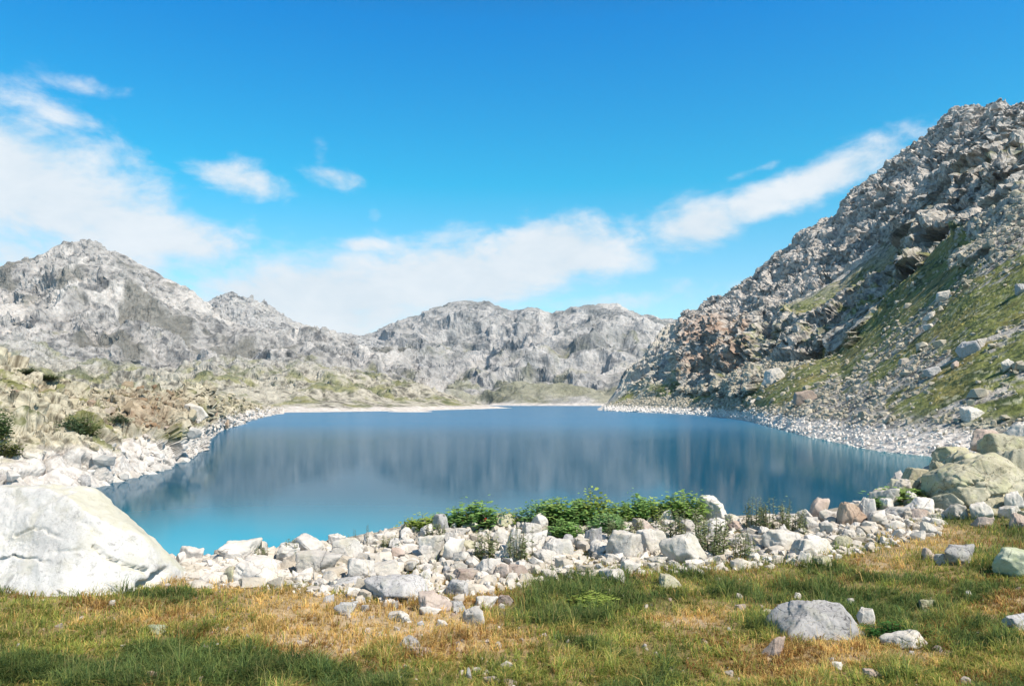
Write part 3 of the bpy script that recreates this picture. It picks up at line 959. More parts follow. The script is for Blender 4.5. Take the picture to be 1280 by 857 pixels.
def big_rock(name, center, planes, mat, label, cat='boulder', sub=6, p=30, rough=0.03, sc=1.0, seed=1, cracks=0.0, grooves=()):
    D, Fc = ICO[sub]
    V = D * hull_radius(D, planes, p)[:, None]
    f, g = facet(V / sc * 1.6 + seed, seed, 1.0)
    V = V + D * (fbm(V / sc * 1.1 + seed * 3, 6, seed) * rough * 2.4 + f * rough * 1.1 + fbm(V / sc * 8, 4, seed + 4) * rough * 0.35 - cracks * sstep(g, 0.07, 0.0))[:, None]
    if grooves:
        gx, gy = proj(V + np.array(center))
        gx = gx + fbm(V * 6, 3, 44) * 5; gy = gy + fbm(V * 6, 3, 45) * 5
        for pts, wd, dp in grooves:
            for (ax, ay), (bx, by) in zip(pts[:-1], pts[1:]):
                tt = np.clip(((gx - ax) * (bx - ax) + (gy - ay) * (by - ay)) / ((bx - ax) ** 2 + (by - ay) ** 2), 0, 1)
                dd = np.hypot(gx - ax - tt * (bx - ax), gy - ay - tt * (by - ay))
                V = V - D * (dp * sstep(dd, wd, wd * 0.3))[:, None]
    o = link(name, np_mesh(name, V, [Fc], smooth=True), mat)
    o.location = center
    tag(o, label, cat)
    return o


# the white boulder that fills the lower left
big_rock('boulder', (-5.95, 9.9, 8.05), [((0.05, 0.1, 1), 0.88), ((0.62, 0.36, 0.70), 1.10), ((-0.12, -0.80, 0.59), 0.56), ((0.88, -0.30, 0.2), 1.62), ((0.35, -0.75, 0.5), 0.98),
                                         ((0, 1, 0.15), 0.55), ((-1, 0, 0), 2.4), ((0, 0, -1), 1.0), ((-0.35, -0.1, 0.93), 0.95), ((0.35, -0.1, 0.9), 0.93)], ST_HUGE,
         'huge pale white boulder with a yellowish right flank in the meadow on the left', sub=7, rough=0.035, seed=3, cracks=0.0, p=40,
         grooves=(([(118, 682), (140, 698), (158, 708), (182, 714)], 2.6, 0.10), ([(176, 735), (205, 716)], 7, 0.16), ([(20, 668), (45, 660), (78, 672)], 2.0, 0.04), ([(-10, 700), (20, 694), (60, 702)], 2.0, 0.05), ([(100, 650), (125, 668)], 2.0, 0.04), ([(70, 690), (95, 684)], 2.2, 0.05)))

# individually recognisable stones of the meadow
gx_, gy_ = [float(a) for a in on_ground(1022, 790)]
big_rock('boulder', (gx_, gy_, float(ground_z(gx_, gy_)) + 0.09), [((0.06, -0.12, 1), 0.160), ((-0.52, -0.15, 0.80), 0.216), ((0.80, -0.2, 0.55), 0.288), ((0.1, -0.85, 0.5), 0.176), ((-1, -0.2, 0.1), 0.400), ((0, 1, 0.2), 0.200), ((0, 0, -1), 0.200), ((0.4, -0.6, 0.6), 0.216)],
         ST_GREY, 'large light grey boulder with dark speckled cracks in the grass at the lower right', sub=6, rough=0.022, seed=12, sc=0.35, p=36, cracks=0.006)
put_rock(971, 822, 30, 26, ST_PINK, 4, 'small pinkish angular rock in front of the large grey boulder', rot=0.6)
put_rock(1078, 782, 24, 22, ST_PALE, 2, 'small pale rock between the grey boulder and the dark green mat plant')
put_rock(1135, 811, 68, 18, ST_PALE, 6, 'low half buried pale slab below the dark green mat plant', sink=0.45)
put_rock(1198, 706, 50, 25, ST_GREY, 3, 'bright white-topped rock with a dark underside in the grass on the right', rot=-0.2)
put_rock(1176, 706, 18, 14, ST_GREY, 5, 'small grey stone touching the left side of the white-topped rock')
put_rock(1157, 701, 22, 16, ST_PINK, 7, 'small brownish rock left of the white-topped rock in dry grass')
put_rock(1275, 722, 66, 32, ST_GREEN, 8, 'greenish lichen covered boulder cut by the right picture edge', 'boulder', sink=0.3, name='boulder')
put_rock(1156, 763, 22, 13, ST_YELL, 9, 'small yellowish stone alone in the grass behind the mat plant', sink=0.3)
put_rock(1272, 790, 40, 20, ST_GREY, 10, 'grey stone half buried at the lower right edge', sink=0.4)
put_rock(997, 749, 11, 8, ST_PALE, 11, 'tiny white stone in green grass behind the large grey boulder')
put_rock(1064, 757, 12, 9, ST_PALE, 0, 'tiny pale stone behind the dark green mat plant')
put_rock(955, 769, 30, 6, ST_YELL, 2, 'thin flat stone flush with the grass left of the large grey boulder', sink=0.5)
put_rock(1210, 745, 14, 6, ST_PALE, 3, 'flat white stone in the grass below the white-topped rock', sink=0.4)
put_rock(140, 760, 12, 10, ST_PALE, 4, 'small white stone in the brown grass below the huge left boulder')
put_rock(80, 744, 26, 9, ST_PALE, 5, 'flat pale stone at the foot of the huge left boulder', sink=0.4)
put_rock(200, 792, 34, 9, ST_GREEN, 6, 'flat greenish stone at the border of the dark green grass', sink=0.5)
put_rock(585, 847, 11, 13, ST_GREY, 7, 'small grey stone near the bottom centre of the meadow')
put_rock(190, 853, 16, 14, ST_BROWN, 9, 'small brown stone in the dark green grass at the bottom left')
put_rock(1045, 836, 16, 8, ST_PALE, 8, 'small pale stone in dry grass below the large grey boulder')
put_rock(1090, 850, 26, 12, ST_PINK, 1, 'low pinkish stone at the bottom edge right of centre', sink=0.4)
# bedrock and slabs in the middle of the meadow
put_rock(505, 752, 104, 26, ST_GREY, 6, 'wide flat grey slab in the golden grass at the centre', 'slab', sink=0.4, name='slab', rot=0.12, depth=1.0, tilt=0.06)
put_rock(540, 766, 46, 24, ST_PINK, 1, 'blocky stone with a brown front at the right end of the wide flat slab', rot=0.5)
put_rock(588, 780, 48, 18, ST_PALE, 2, 'pale flat topped stone with a dark left face in golden grass', rot=-0.25, sink=0.3)
put_rock(432, 770, 28, 17, ST_GREY, 3, 'rounded light grey stone left of the wide flat slab')
put_rock(512, 811, 62, 13, ST_GREY, 7, 'long low grey slab flush with bare soil at the bottom centre', 'slab', sink=0.5, name='slab')
put_rock(525, 820, 34, 9, ST_PINK, 10, 'small flat pinkish stone just below the long low slab', sink=0.4)
put_rock(605, 760, 34, 14, ST_PALE, 9, 'pale stone in golden grass right of the blocky brown-fronted stone', sink=0.3)
put_rock(574, 745, 34, 20, ST_GREY, 5, 'grey stone behind the blocky brown-fronted stone')
put_rock(632, 757, 22, 12, ST_PINK, 0, 'small pinkish stone where the golden grass meets the green')
put_rock(430, 737, 66, 13, ST_GREY, 11, 'flat grey slab beside yellow moss left of the wide flat slab', 'slab', sink=0.4, name='slab')
put_rock(480, 722, 52, 17, ST_PALE, 8, 'flat pale rock at the left front of the rock heap', sink=0.35)
# the landmarks in the heap along the shore
put_rock(298, 703, 62, 26, ST_WHITE, 3, 'rounded white rock at the water edge right of the huge boulder')
put_rock(318, 732, 78, 30, ST_WHITE, 1, 'broad white rock at the left front of the heap in tan grass', depth=0.9)
put_rock(238, 705, 72, 22, ST_WHITE, 4, 'low white rock between the huge boulder and the turquoise water', sink=0.4, depth=0.7)
put_rock(285, 728, 26, 20, ST_YELL, 2, 'yellowish stone leaning on the left of the broad white rock')
put_rock(388, 694, 56, 24, ST_WHITE, 5, 'white block with a dark slot on the left shoulder of the heap')
put_rock(395, 718, 70, 28, ST_WHITE, 9, 'wide white rock below the block with the dark slot')
put_rock(435, 700, 44, 26, ST_PALE, 0, 'pale rock under the single thin stalk plant on the left')
put_rock(742, 686, 36, 26, ST_GREY, 4, 'grey angular rock darker than its white neighbours near the middle of the heap')
put_rock(858, 706, 66, 38, ST_PALE, 6, 'pale pointed slab leaning at the front of the heap below the shrubs', depth=0.6)
put_rock(780, 700, 46, 36, ST_PALE, 8, 'big pale block between the grey rock and the leaning slab')
put_rock(812, 692, 44, 30, ST_WHITE, 10, 'white block just left of the leaning pointed slab')
put_rock(1056, 660, 54, 32, ST_BROWN, 7, 'brown sided rock with a pale right end at the right of the heap', 'boulder', rot=0.2, name='boulder')
put_rock(1079, 658, 26, 36, ST_WHITE, 2, 'upright white rock against the right end of the brown sided rock')
put_rock(1023, 652, 36, 30, ST_PINK, 3, 'pointed pinkish rock left of the brown sided rock')
put_rock(1126, 648, 42, 14, ST_PALE, 5, 'low pale rock at the foot of the knoll on the right', sink=0.3)
put_rock(1150, 650, 30, 14, ST_PINK, 11, 'rounded tan rock in the brown gap left of the big lichened boulder', sink=0.3)
put_rock(540, 700, 42, 30, ST_PALE, 9, 'tan rock with a rusty shadow side in the middle left of the heap')
put_rock(565, 702, 34, 30, ST_WHITE, 3, 'white rounded rock beside the rusty tan rock')
put_rock(640, 700, 26, 40, ST_WHITE, 11, 'tall white upright rock between two dark stalk plants')
put_rock(612, 720, 40, 22, ST_WHITE, 4, 'white slab bridging a dark hollow in the front of the heap')
put_rock(690, 700, 44, 26, ST_WHITE, 2, 'broad white rock below the row of green shrubs')
put_rock(552, 668, 26, 26, ST_GREY, 5, 'rounded stone with yellow moss on top at the crest of the heap')
put_rock(770, 728, 36, 16, ST_PALE, 6, 'tan stone set in green grass below the heap')
put_rock(835, 735, 30, 16, ST_YELL, 1, 'pyramid shaped yellowish stone in the grass below the leaning slab')
put_rock(1020, 695, 60, 22, ST_PALE, 0, 'flat pale slab in grass at the right front of the heap', sink=0.3)
put_rock(975, 690, 60, 28, ST_PALE, 10, 'long pale block at the right front of the heap', depth=0.7)
put_rock(1030, 708, 30, 12, ST_YELL, 6, 'small greenish flat stone below the flat pale slab', sink=0.3)
put_rock(1230, 660, 30, 14, ST_PINK, 4, 'small pinkish rock in the grass below the big lichened boulder', sink=0.3)
put_rock(1268, 662, 40, 20, ST_PINK, 7, 'pinkish grey rock at the right edge below the knoll', sink=0.3)


# the knoll on the right: lichened slabs
big_rock('boulder', (8.55, 14.75, 8.35), [((-0.15, -0.80, 0.55), 0.42), ((-0.93, -0.30, -0.1), 0.62), ((-0.30, 0.2, 0.93), 0.55), ((0.25, -0.85, 0.35), 0.50), ((1, 0.1, 0), 0.95), ((0, 1, 0), 0.5), ((0, 0, -1), 0.8), ((-0.6, -0.4, 0.68), 0.56), ((0.3, -0.3, 0.9), 0.60)],
         ST_YELL, 'big yellow-green lichened boulder with a dark left side on the knoll at the right', rough=0.05, seed=5, cracks=0.03, sc=0.8, p=40,
         grooves=(([(1180, 612), (1215, 604), (1260, 588)], 3, 0.06), ([(1225, 640), (1240, 622), (1262, 618), (1275, 600)], 3, 0.07), ([(1200, 628), (1222, 640)], 2.5, 0.04)))
KN = [(1272, 636, 70, 74, ST_YELL, 5, 15.0, 'lichened block right of the big lichened boulder, at the picture edge', 'boulder'),
      (1210, 600, 96, 34, ST_YELL, 3, 16.2, 'long tilted slab resting behind the top of the big lichened boulder', 'slab'),
      (1252, 578, 90, 36, ST_YELL, 9, 16.8, 'cracked tilted slab in the upper part of the knoll', 'slab'),
      (1278, 556, 66, 32, ST_PALE, 2, 17.4, 'topmost pale slab of the knoll at the picture edge', 'slab'),
      (1172, 612, 44, 36, ST_YELL, 7, 16.0, 'dark sided block left of the long tilted slab', 'rock'),
      (1188, 578, 50, 20, ST_YELL, 10, 17.4, 'thin slab on the crest left of the cracked slab', 'slab'),
      (1150, 606, 40, 20, ST_YELL, 0, 16.9, 'low lichened block on the crest above the lake', 'rock'),
      (1128, 618, 34, 16, ST_YELL, 4, 16.9, 'small low block at the left end of the knoll crest', 'rock'),
      (1105, 632, 30, 16, ST_YELL, 8, 16.5, 'small yellowish rock where the knoll meets the heap', 'rock'),
      (1232, 556, 44, 20, ST_PINK, 11, 18.0, 'tan block on the crest of the knoll against the white beach', 'rock'),
      (1268, 640, 34, 26, ST_PALE, 6, 13.9, 'pale stone lodged in the crack at the right of the big boulder', 'rock')]
for a, b, w_, h_, mt, k, y_, lab, nm in KN:
    put_rock(a, b, w_, h_, mt, k, lab, nm, depth=0.85, rot=0.25, sink=0.35, name=nm, y=y_, tilt=0.2, fixz=True)


rt_ = np.random.default_rng(67)
for q_ in range(26):
    a, b_ = rt_.normal(520, 75), rt_.uniform(738, 785)
    sz_ = rt_.uniform(10, 26)
    put_rock(a, b_, sz_, sz_ * rt_.uniform(0.3, 0.5), (ST_PALE, ST_GREY)[q_ % 2], int(rt_.integers(0, 12)),
             f'small {("pale", "grey")[q_ % 2]} rock half sunk in the golden grass at the centre', 'rock', f'small {("pale", "grey")[q_ % 2]} rocks in the golden grass', rot=rt_.uniform(-1, 1), tilt=0.2, sink=0.45)
rk_ = np.random.default_rng(61)
for q_ in range(34):
    a = rk_.uniform(1105, 1300); lo_ = np.interp(a, (1105, 1170, 1300), (640, 650, 655)); hi_ = np.interp(a, (1105, 1170, 1230, 1300), (628, 590, 565, 548))
    sz_ = rk_.uniform(18, 46)
    put_rock(a, rk_.uniform(hi_, lo_), sz_, sz_ * rk_.uniform(0.35, 0.65), (ST_YELL, ST_YELL, ST_PALE)[q_ % 3], int(rk_.integers(0, 12)),
             f'{"pale" if q_ % 3 == 2 else "yellowish"} loose rock among the slabs of the knoll on the right', 'rock', f'{"pale" if q_ % 3 == 2 else "yellowish"} loose rocks on the knoll', rot=rk_.uniform(-1, 1), tilt=0.3, sink=0.35)

# ---- the heap itself
rgh = np.random.default_rng(77)
UP_X = (190, 260, 320, 370, 420, 480, 540, 640, 760, 880, 1000, 1090, 1170)
UP_Y = (698, 690, 690, 684, 676, 664, 657, 651, 648, 646, 646, 640, 640)
LO_X = (190, 260, 350, 420, 500, 560, 640, 700, 800, 900, 1000, 1080, 1170)
LO_Y = (712, 728, 730, 742, 752, 748, 734, 716, 712, 706, 704, 684, 662)
cand = []
tries = 0
taken = []
ZONES = [(345, 'at the left end of the heap above the tan grass'), (470, 'in the heap behind the flat grey slabs'), (600, 'in the heap behind the wide flat slab'),
         (715, 'in the heap below the round green shrub'), (830, 'in the heap below the row of green shrubs'), (945, 'in the heap around the grey-green stalk plants'),
         (1060, 'in the heap left of the brown sided rock'), (2000, 'in the rubble right of the brown sided rock')]
MATS = [(ST_PALE, 'pale'), (ST_WHITE, 'white'), (ST_PALE, 'pale'), (ST_WHITE, 'white'), (ST_PINK, 'pinkish'), (ST_YELL, 'yellowish'), (ST_GREY, 'grey')]
n_heap = 0
while n_heap < 180 and tries < 6000:
    tries += 1
    px = rgh.uniform(205, 1165)
    up, lo = np.interp(px, UP_X, UP_Y), np.interp(px, LO_X, LO_Y)
    f = rgh.beta(0.9, 1.25)
    base = up + 6 + (lo - up - 2) * f
    size = float(np.clip(rgh.lognormal(3.2, 0.42), 12, 56)) * (1.0 - 0.25 * f)
    ok = True
    for (a, b, s) in taken:
        if abs(a - px) < 0.36 * (s + size) and abs(b - base) < 0.15 * (s + size):
            ok = False
            break
    if not ok:
        continue
    taken.append((px, base, size))
    mi = rgh.choice(len(MATS), p=(0.28, 0.28, 0.16, 0.17, 0.03, 0.04, 0.04))
    mat, word = MATS[mi]
    sz = 'small' if size < 18 else ('middle-sized' if size < 30 else 'large')
    zone = next(z for lim, z in ZONES if px < lim)
    put_rock(px, base, size, size * rgh.uniform(0.36, 0.64), mat, int(rgh.integers(0, 12)), f'{sz} {word} rock {zone}', 'rock', f'{sz} {word} rocks {zone}',
             depth=rgh.uniform(0.7, 1.1), rot=rgh.uniform(-1.2, 1.2), sink=rgh.uniform(0.15, 0.35), tilt=0.35, zadd=rgh.uniform(0, 0.07) if f < 0.6 else 0)
    n_heap += 1


def scatter_stones(name, pts, size, cols, mat, label, cat, seed, sub=1, flat=False, lift=0.2):
    rg = np.random.default_rng(seed)
    Vs, Fs, Cs = [], [], []
    protos = [rock_shape(900 + k, sub, 6, 40, 0.0) for k in range(10)]
    off = 0
    kinds = rg.integers(0, 10, len(pts))
    for k in range(10):
        idx = np.where(kinds == k)[0]
        if not len(idx): continue
        V, Fc = protos[k]
        n = len(idx)
        a = rg.uniform(0, 6.28, n); tl = rg.uniform(-0.5, 0.5, n)
        sx = size[idx] * rg.uniform(0.7, 1.2, n) / 2; sy = size[idx] * rg.uniform(0.6, 1.1, n) / 2; sz = size[idx] * rg.uniform(0.4, 0.75, n) / 2
        W = V[None] * np.stack([sx, sy, sz], 1)[:, None]
        x, y, z = W[..., 0], W[..., 1], W[..., 2]
        x, z = x * np.cos(tl)[:, None] - z * np.sin(tl)[:, None], x * np.sin(tl)[:, None] + z * np.cos(tl)[:, None]
        x, y = x * np.cos(a)[:, None] - y * np.sin(a)[:, None], x * np.sin(a)[:, None] + y * np.cos(a)[:, None]
        W = np.stack([x, y, z], -1) + pts[idx][:, None]
        W[..., 2] += (sz * lift)[:, None]
        Vs.append(W.reshape(-1, 3))
        Fs.append((Fc[None] + (np.arange(n) * len(V))[:, None, None] + off).reshape(-1, 3))
        Cs.append(np.repeat(cols[idx], len(V), 0))
        off += n * len(V)
    o = link(name, np_mesh(name, np.concatenate(Vs), [np.concatenate(Fs)], np.concatenate(Cs), not flat), mat)
    tag(o, label, cat, kind='stuff')
    return o


def heap_rubble():
    rg = np.random.default_rng(5)
    n = 9000
    px = rg.uniform(150, 1175, n)
    up, lo = np.interp(px, UP_X, UP_Y), np.interp(px, LO_X, LO_Y)
    py = up + 2 + (lo - up + 6) * rg.beta(0.9, 1.5, n)
    x, y = on_ground(px, py)
    s = np.clip(rg.lognormal(-2.3, 0.55, n), 0.03, 0.32)
    pts = np.stack([x, y, ground_z(x, y)], 1)
    c = mixc(np.array((0.62, 0.58, 0.53)), np.array((0.42, 0.37, 0.30)), rg.random(n))
    # the back of the bank, down to the water
    m = 2600
    xb = rg.uniform(-14, 12, m); yb = edge_y(xb) + rg.uniform(0.2, 26, m)
    pts = np.concatenate([pts, np.stack([xb, yb, ground_z(xb, yb)], 1)])
    s = np.concatenate([s, np.clip(rg.lognormal(-1.2, 0.5, m), 0.12, 0.9)])
    c = np.concatenate([c, np.tile((0.56, 0.52, 0.48), (m, 1)) * rg.uniform(0.75, 1.1, (m, 1))])
    scatter_stones('rubble', pts, s, c, M_STONE, 'small broken stones filling the gaps of the rock heap along the shore', 'rubble', 6, sub=2, flat=True)
    # pebbles in the grass
    n = 500
    px = rg.uniform(-60, 1340, n); py = rg.uniform(715, 870, n)
    px = np.where(rg.random(n) < 0.45, rg.normal(540, 70, n), px)
    x, y = on_ground(px, py)
    pts = np.stack([x, y, ground_z(x, y)], 1)
    s = np.clip(rg.lognormal(-3.1, 0.5, n), 0.02, 0.14)
    scatter_stones('pebbles', pts, s, mixc(np.array((0.5, 0.46, 0.42)), np.array((0.32, 0.25, 0.2)), rg.random(n)), M_STONE, 'pebbles scattered through the meadow grass', 'pebbles', 7, sub=2, flat=True)


heap_rubble()


# ------------------------------------------------------------------ boulders and scree of the two shores
def right_scree():
    rg = np.random.default_rng(21)
    P = RM.reshape(-1, 3); T = RM_T.ravel(); veg = RM_veg.ravel(); px = RM_px.ravel()
    z = P[:, 2]
    screw = np.where(T < 1.02, np.where(z < 6, 1.6, 1.0 - 0.93 * veg), 0.05 * (T < 1.7))
    screw = screw * (px > 756) * (px < 1420) * (z > -0.6) * (T < 1.7)
    area = (P[:, 1] / 300) ** 0.6
    w = screw * area
    idx = rg.choice(len(P), 17000, p=w / w.sum())
    pts = P[idx] + rg.normal(0, 0.4, (len(idx), 3))
    big = rg.lognormal(-0.25, 0.55, len(idx))
    s = np.clip(big * (0.45 + pts[:, 1] / 330), 0.3, 4.2)
    s = np.where(pts[:, 2] < 5, np.minimum(s, 0.45 + pts[:, 1] / 300), s)
    t = rg.random(len(idx))
    c = mixc(np.array((0.48, 0.44, 0.36)), np.array((0.33, 0.30, 0.23)), t)
    c = mixc(c, BLEACH * 1.3, sstep(pts[:, 2] + rg.normal(0, 0.7, len(idx)), 5.0, 3.0))
    scatter_stones('scree', pts, s, c, M_STONE2, 'fallen stones strewn over the grassy right slope and the white beach below', 'scree', 22, sub=1, flat=True, lift=0.35)
    # the boulders one can pick out on the slope: (px, py, width px, label)
    L = [(1005, 503, 30, ST_PINK, 'big pale pinkish boulder above the white beach on the right shore'),
         (1211, 521, 28, ST_PALE, 'pale block just above the white beach near the right edge'),
         (1200, 445, 34, ST_GREY, 'long grey block lying on the scree of the right slope'),
         (1192, 460, 16, ST_PINK, 'pinkish block just below the long grey block on the scree'),
         (1162, 398, 16, ST_WHITE, 'upper bright white block in the rock streak of the right slope'),
         (1160, 412, 14, ST_WHITE, 'lower bright white block in the rock streak of the right slope'),
         (1257, 460, 24, ST_PALE, 'flat pale rock in the grass of the right slope near the picture edge'),
         (1270, 368, 26, ST_GREY, 'grey rock on the upper grass of the right slope at the picture edge'),
         (1178, 375, 22, ST_PALE, 'pale rock at the top of the rock streak on the right slope'),
         (1222, 432, 18, ST_PALE, 'pale rock right of the long grey block on the scree'),
         (1163, 470, 22, ST_GREY, 'rounded grey boulder above a dark hollow on the right slope'),
         (965, 478, 34, ST_PALE, 'long pale slab lying on the slope left of the grass band'),
         (1130, 455, 14, ST_PALE, 'pale rock in the middle of the scree field'),
         (1100, 490, 13, ST_PALE, 'pale rock low in the scree field above the beach'),
         (1060, 500, 12, ST_PALE, 'pale rock in the scree right of the pinkish boulder'),
         (940, 505, 12, ST_PALE, 'pale rock above the far part of the beach')]
    pxa, pya = proj(RM)
    for i, (a, b, w_, mat, lab) in enumerate(L):
        d = (pxa - a) ** 2 + (pya - b) ** 2 + np.where(RM_T > 1.3, 1e5, 0)
        k = np.unravel_index(np.argmin(d), d.shape)
        p = RM[k]
        W = w_ / F * p[1]
        o = link('boulder', proto_mesh(i % 12, mat))
        o.location = (p[0], p[1] - 0.2 * W, p[2] + 0.16 * W)
        o.scale = (W / 2, W * 0.42, W * 0.34)
        o.rotation_euler = (0.15, -0.25, 0.4 * math.sin(i * 2.3))
        tag(o, lab, 'boulder')


M_STONE2 = col_mat('scree stone', 0.4, 1.2, 0.25, 1.4, bdist=0.4)
right_scree()


def left_stones():
    rg = np.random.default_rng(31)
    P = LB.reshape(-1, 3)
    px, py = proj(P)
    w = ((P[:, 2] > -0.5) & (px > -90) & (px < 352)) * np.where(P[:, 2] < 4.5, 1.0, 0.75) * (P[:, 1] / 150) ** 0.6
    w = w * (0.15 + sstep(fbm(P / 9, 4, 310), -0.1, 0.3)) * (1 + 2.5 * sstep(px, 150, 200) * sstep(px, 345, 300))
    idx = rg.choice(len(P), 4200, p=w / w.sum())
    pts = P[idx] + rg.normal(0, 0.2, (len(idx), 3))
    s = np.clip(rg.lognormal(-0.55, 0.65, len(idx)) * (0.35 + pts[:, 1] / 190), 0.22, 3.4)
    c = mixc(BLEACH, np.array((0.44, 0.39, 0.28)), sstep(pts[:, 2] + rg.normal(0, 0.8, len(idx)), 3.6, 5.0))
    bz = np.exp(-((px[idx] - 190) / 40) ** 2) * sstep(pts[:, 2], 4, 6) * (rg.random(len(idx)) < 0.75)
    c = mixc(c, np.array((0.24, 0.16, 0.10)), bz)
    scatter_stones('shore_stones', pts, s, c * rg.uniform(0.8, 1.08, (len(idx), 1)), M_STONE2, 'white stones and broken blocks at the foot of the left bank', 'stones', 32, sub=2, flat=True)
    L = [(265, 527, 22, 20, ST_BROWN, 'dark faced boulder standing at the water edge of the left shore'), (284, 531, 7, 10, ST_BROWN, 'small dark pillar of rock at the water right of the dark faced boulder'),
         (248, 520, 34, 18, ST_PALE, 'pale rounded boulder left of the dark faced boulder'), (222, 512, 30, 14, ST_YELL, 'tan block leaning in the broken rocks of the left bank'),
         (205, 520, 26, 16, ST_BROWN, 'brown broken block in the dark rocks of the left bank'), (15, 494, 22, 12, ST_BROWN, 'dark brown boulder above the track at the left edge'),
         (118, 507, 13, 9, ST_BROWN, 'dark brown rock standing on the old track'), (108, 603, 22, 12, ST_GREY, 'dark grey stone at the water behind the huge left boulder')]
    pxa, pya = proj(LB)
    for i, (a, b, w_, h_, mat, lab) in enumerate(L):
        d = (pxa - a) ** 2 + (pya - b) ** 2
        p = LB[np.unravel_index(np.argmin(d), d.shape)]
        W = w_ / F * p[1]; hh = h_ / F * p[1]
        o = link('boulder', proto_mesh((i * 5 + 2) % 12, mat))
        o.location = (p[0], p[1] - 0.3 * W, max(p[2], 0.2) + 0.15 * hh)
        o.scale = (W / 2, W * 0.45, hh * 0.62)
        o.rotation_euler = (0.1, 0.25, 0.3 * math.sin(i * 1.7))
        tag(o, lab, 'boulder')


left_stones()


# ------------------------------------------------------------------ grass
def leaf_mat(name, transl=0.35, vary=0.25):
    m = bpy.data.materials.new(name)
    m.use_nodes = True
    t = NT(m.node_tree)
    m.node_tree.nodes.clear()
    out = t.n('ShaderNodeOutputMaterial')
    at = t.n('ShaderNodeAttribute'); at.attribute_name = 'Col'
    d = t.n('ShaderNodeBsdfDiffuse'); tr = t.n('ShaderNodeBsdfTranslucent'); mx = t.n('ShaderNodeMixShader')
    geo = t.n('ShaderNodeNewGeometry')
    nz = t.noise(geo.outputs['Position'], 3.0, 3, 0.6)
    f = t.m('MULTIPLY_ADD', t.m('SUBTRACT', nz, 0.5), vary * 4, 1.0)
    hs = t.n('ShaderNodeHueSaturation')
    t.link(f, hs.inputs['Value']); t.link(at.outputs['Color'], hs.inputs['Color'])
    t.link(hs.outputs[0], d.inputs[0]); t.link(hs.outputs[0], tr.inputs[0])
    mx.inputs[0].default_value = transl
    t.link(d.outputs[0], mx.inputs[1]); t.link(tr.outputs[0], mx.inputs[2])
    t.link(mx.outputs[0], out.inputs[0])
    return m


def blades(base, hgt, wid, lean, az, col_lo, col_hi):
    n = len(base)
    side = np.stack([np.cos(az + 1.57), np.sin(az + 1.57), np.zeros(n)], 1)
    fw = np.stack([np.cos(az), np.sin(az), np.zeros(n)], 1)
    up = np.array((0, 0, 1.0))
    mid = base + up * (hgt * 0.55)[:, None] + fw * (hgt * lean * 0.35)[:, None]
    tip = base + up * (hgt * (1 - 0.35 * lean))[:, None] + fw * (hgt * lean)[:, None]
    w = (wid / 2)[:, None]
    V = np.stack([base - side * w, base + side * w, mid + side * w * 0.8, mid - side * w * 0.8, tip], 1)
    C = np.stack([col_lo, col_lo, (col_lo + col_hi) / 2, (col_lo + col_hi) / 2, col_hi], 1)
    o = np.arange(n) * 5
    q = np.stack([o, o + 1, o + 2, o + 3], 1); tr = np.stack([o + 3, o + 2, o + 4], 1)
    return V.reshape(-1, 3), q, tr, C.reshape(-1, 3)


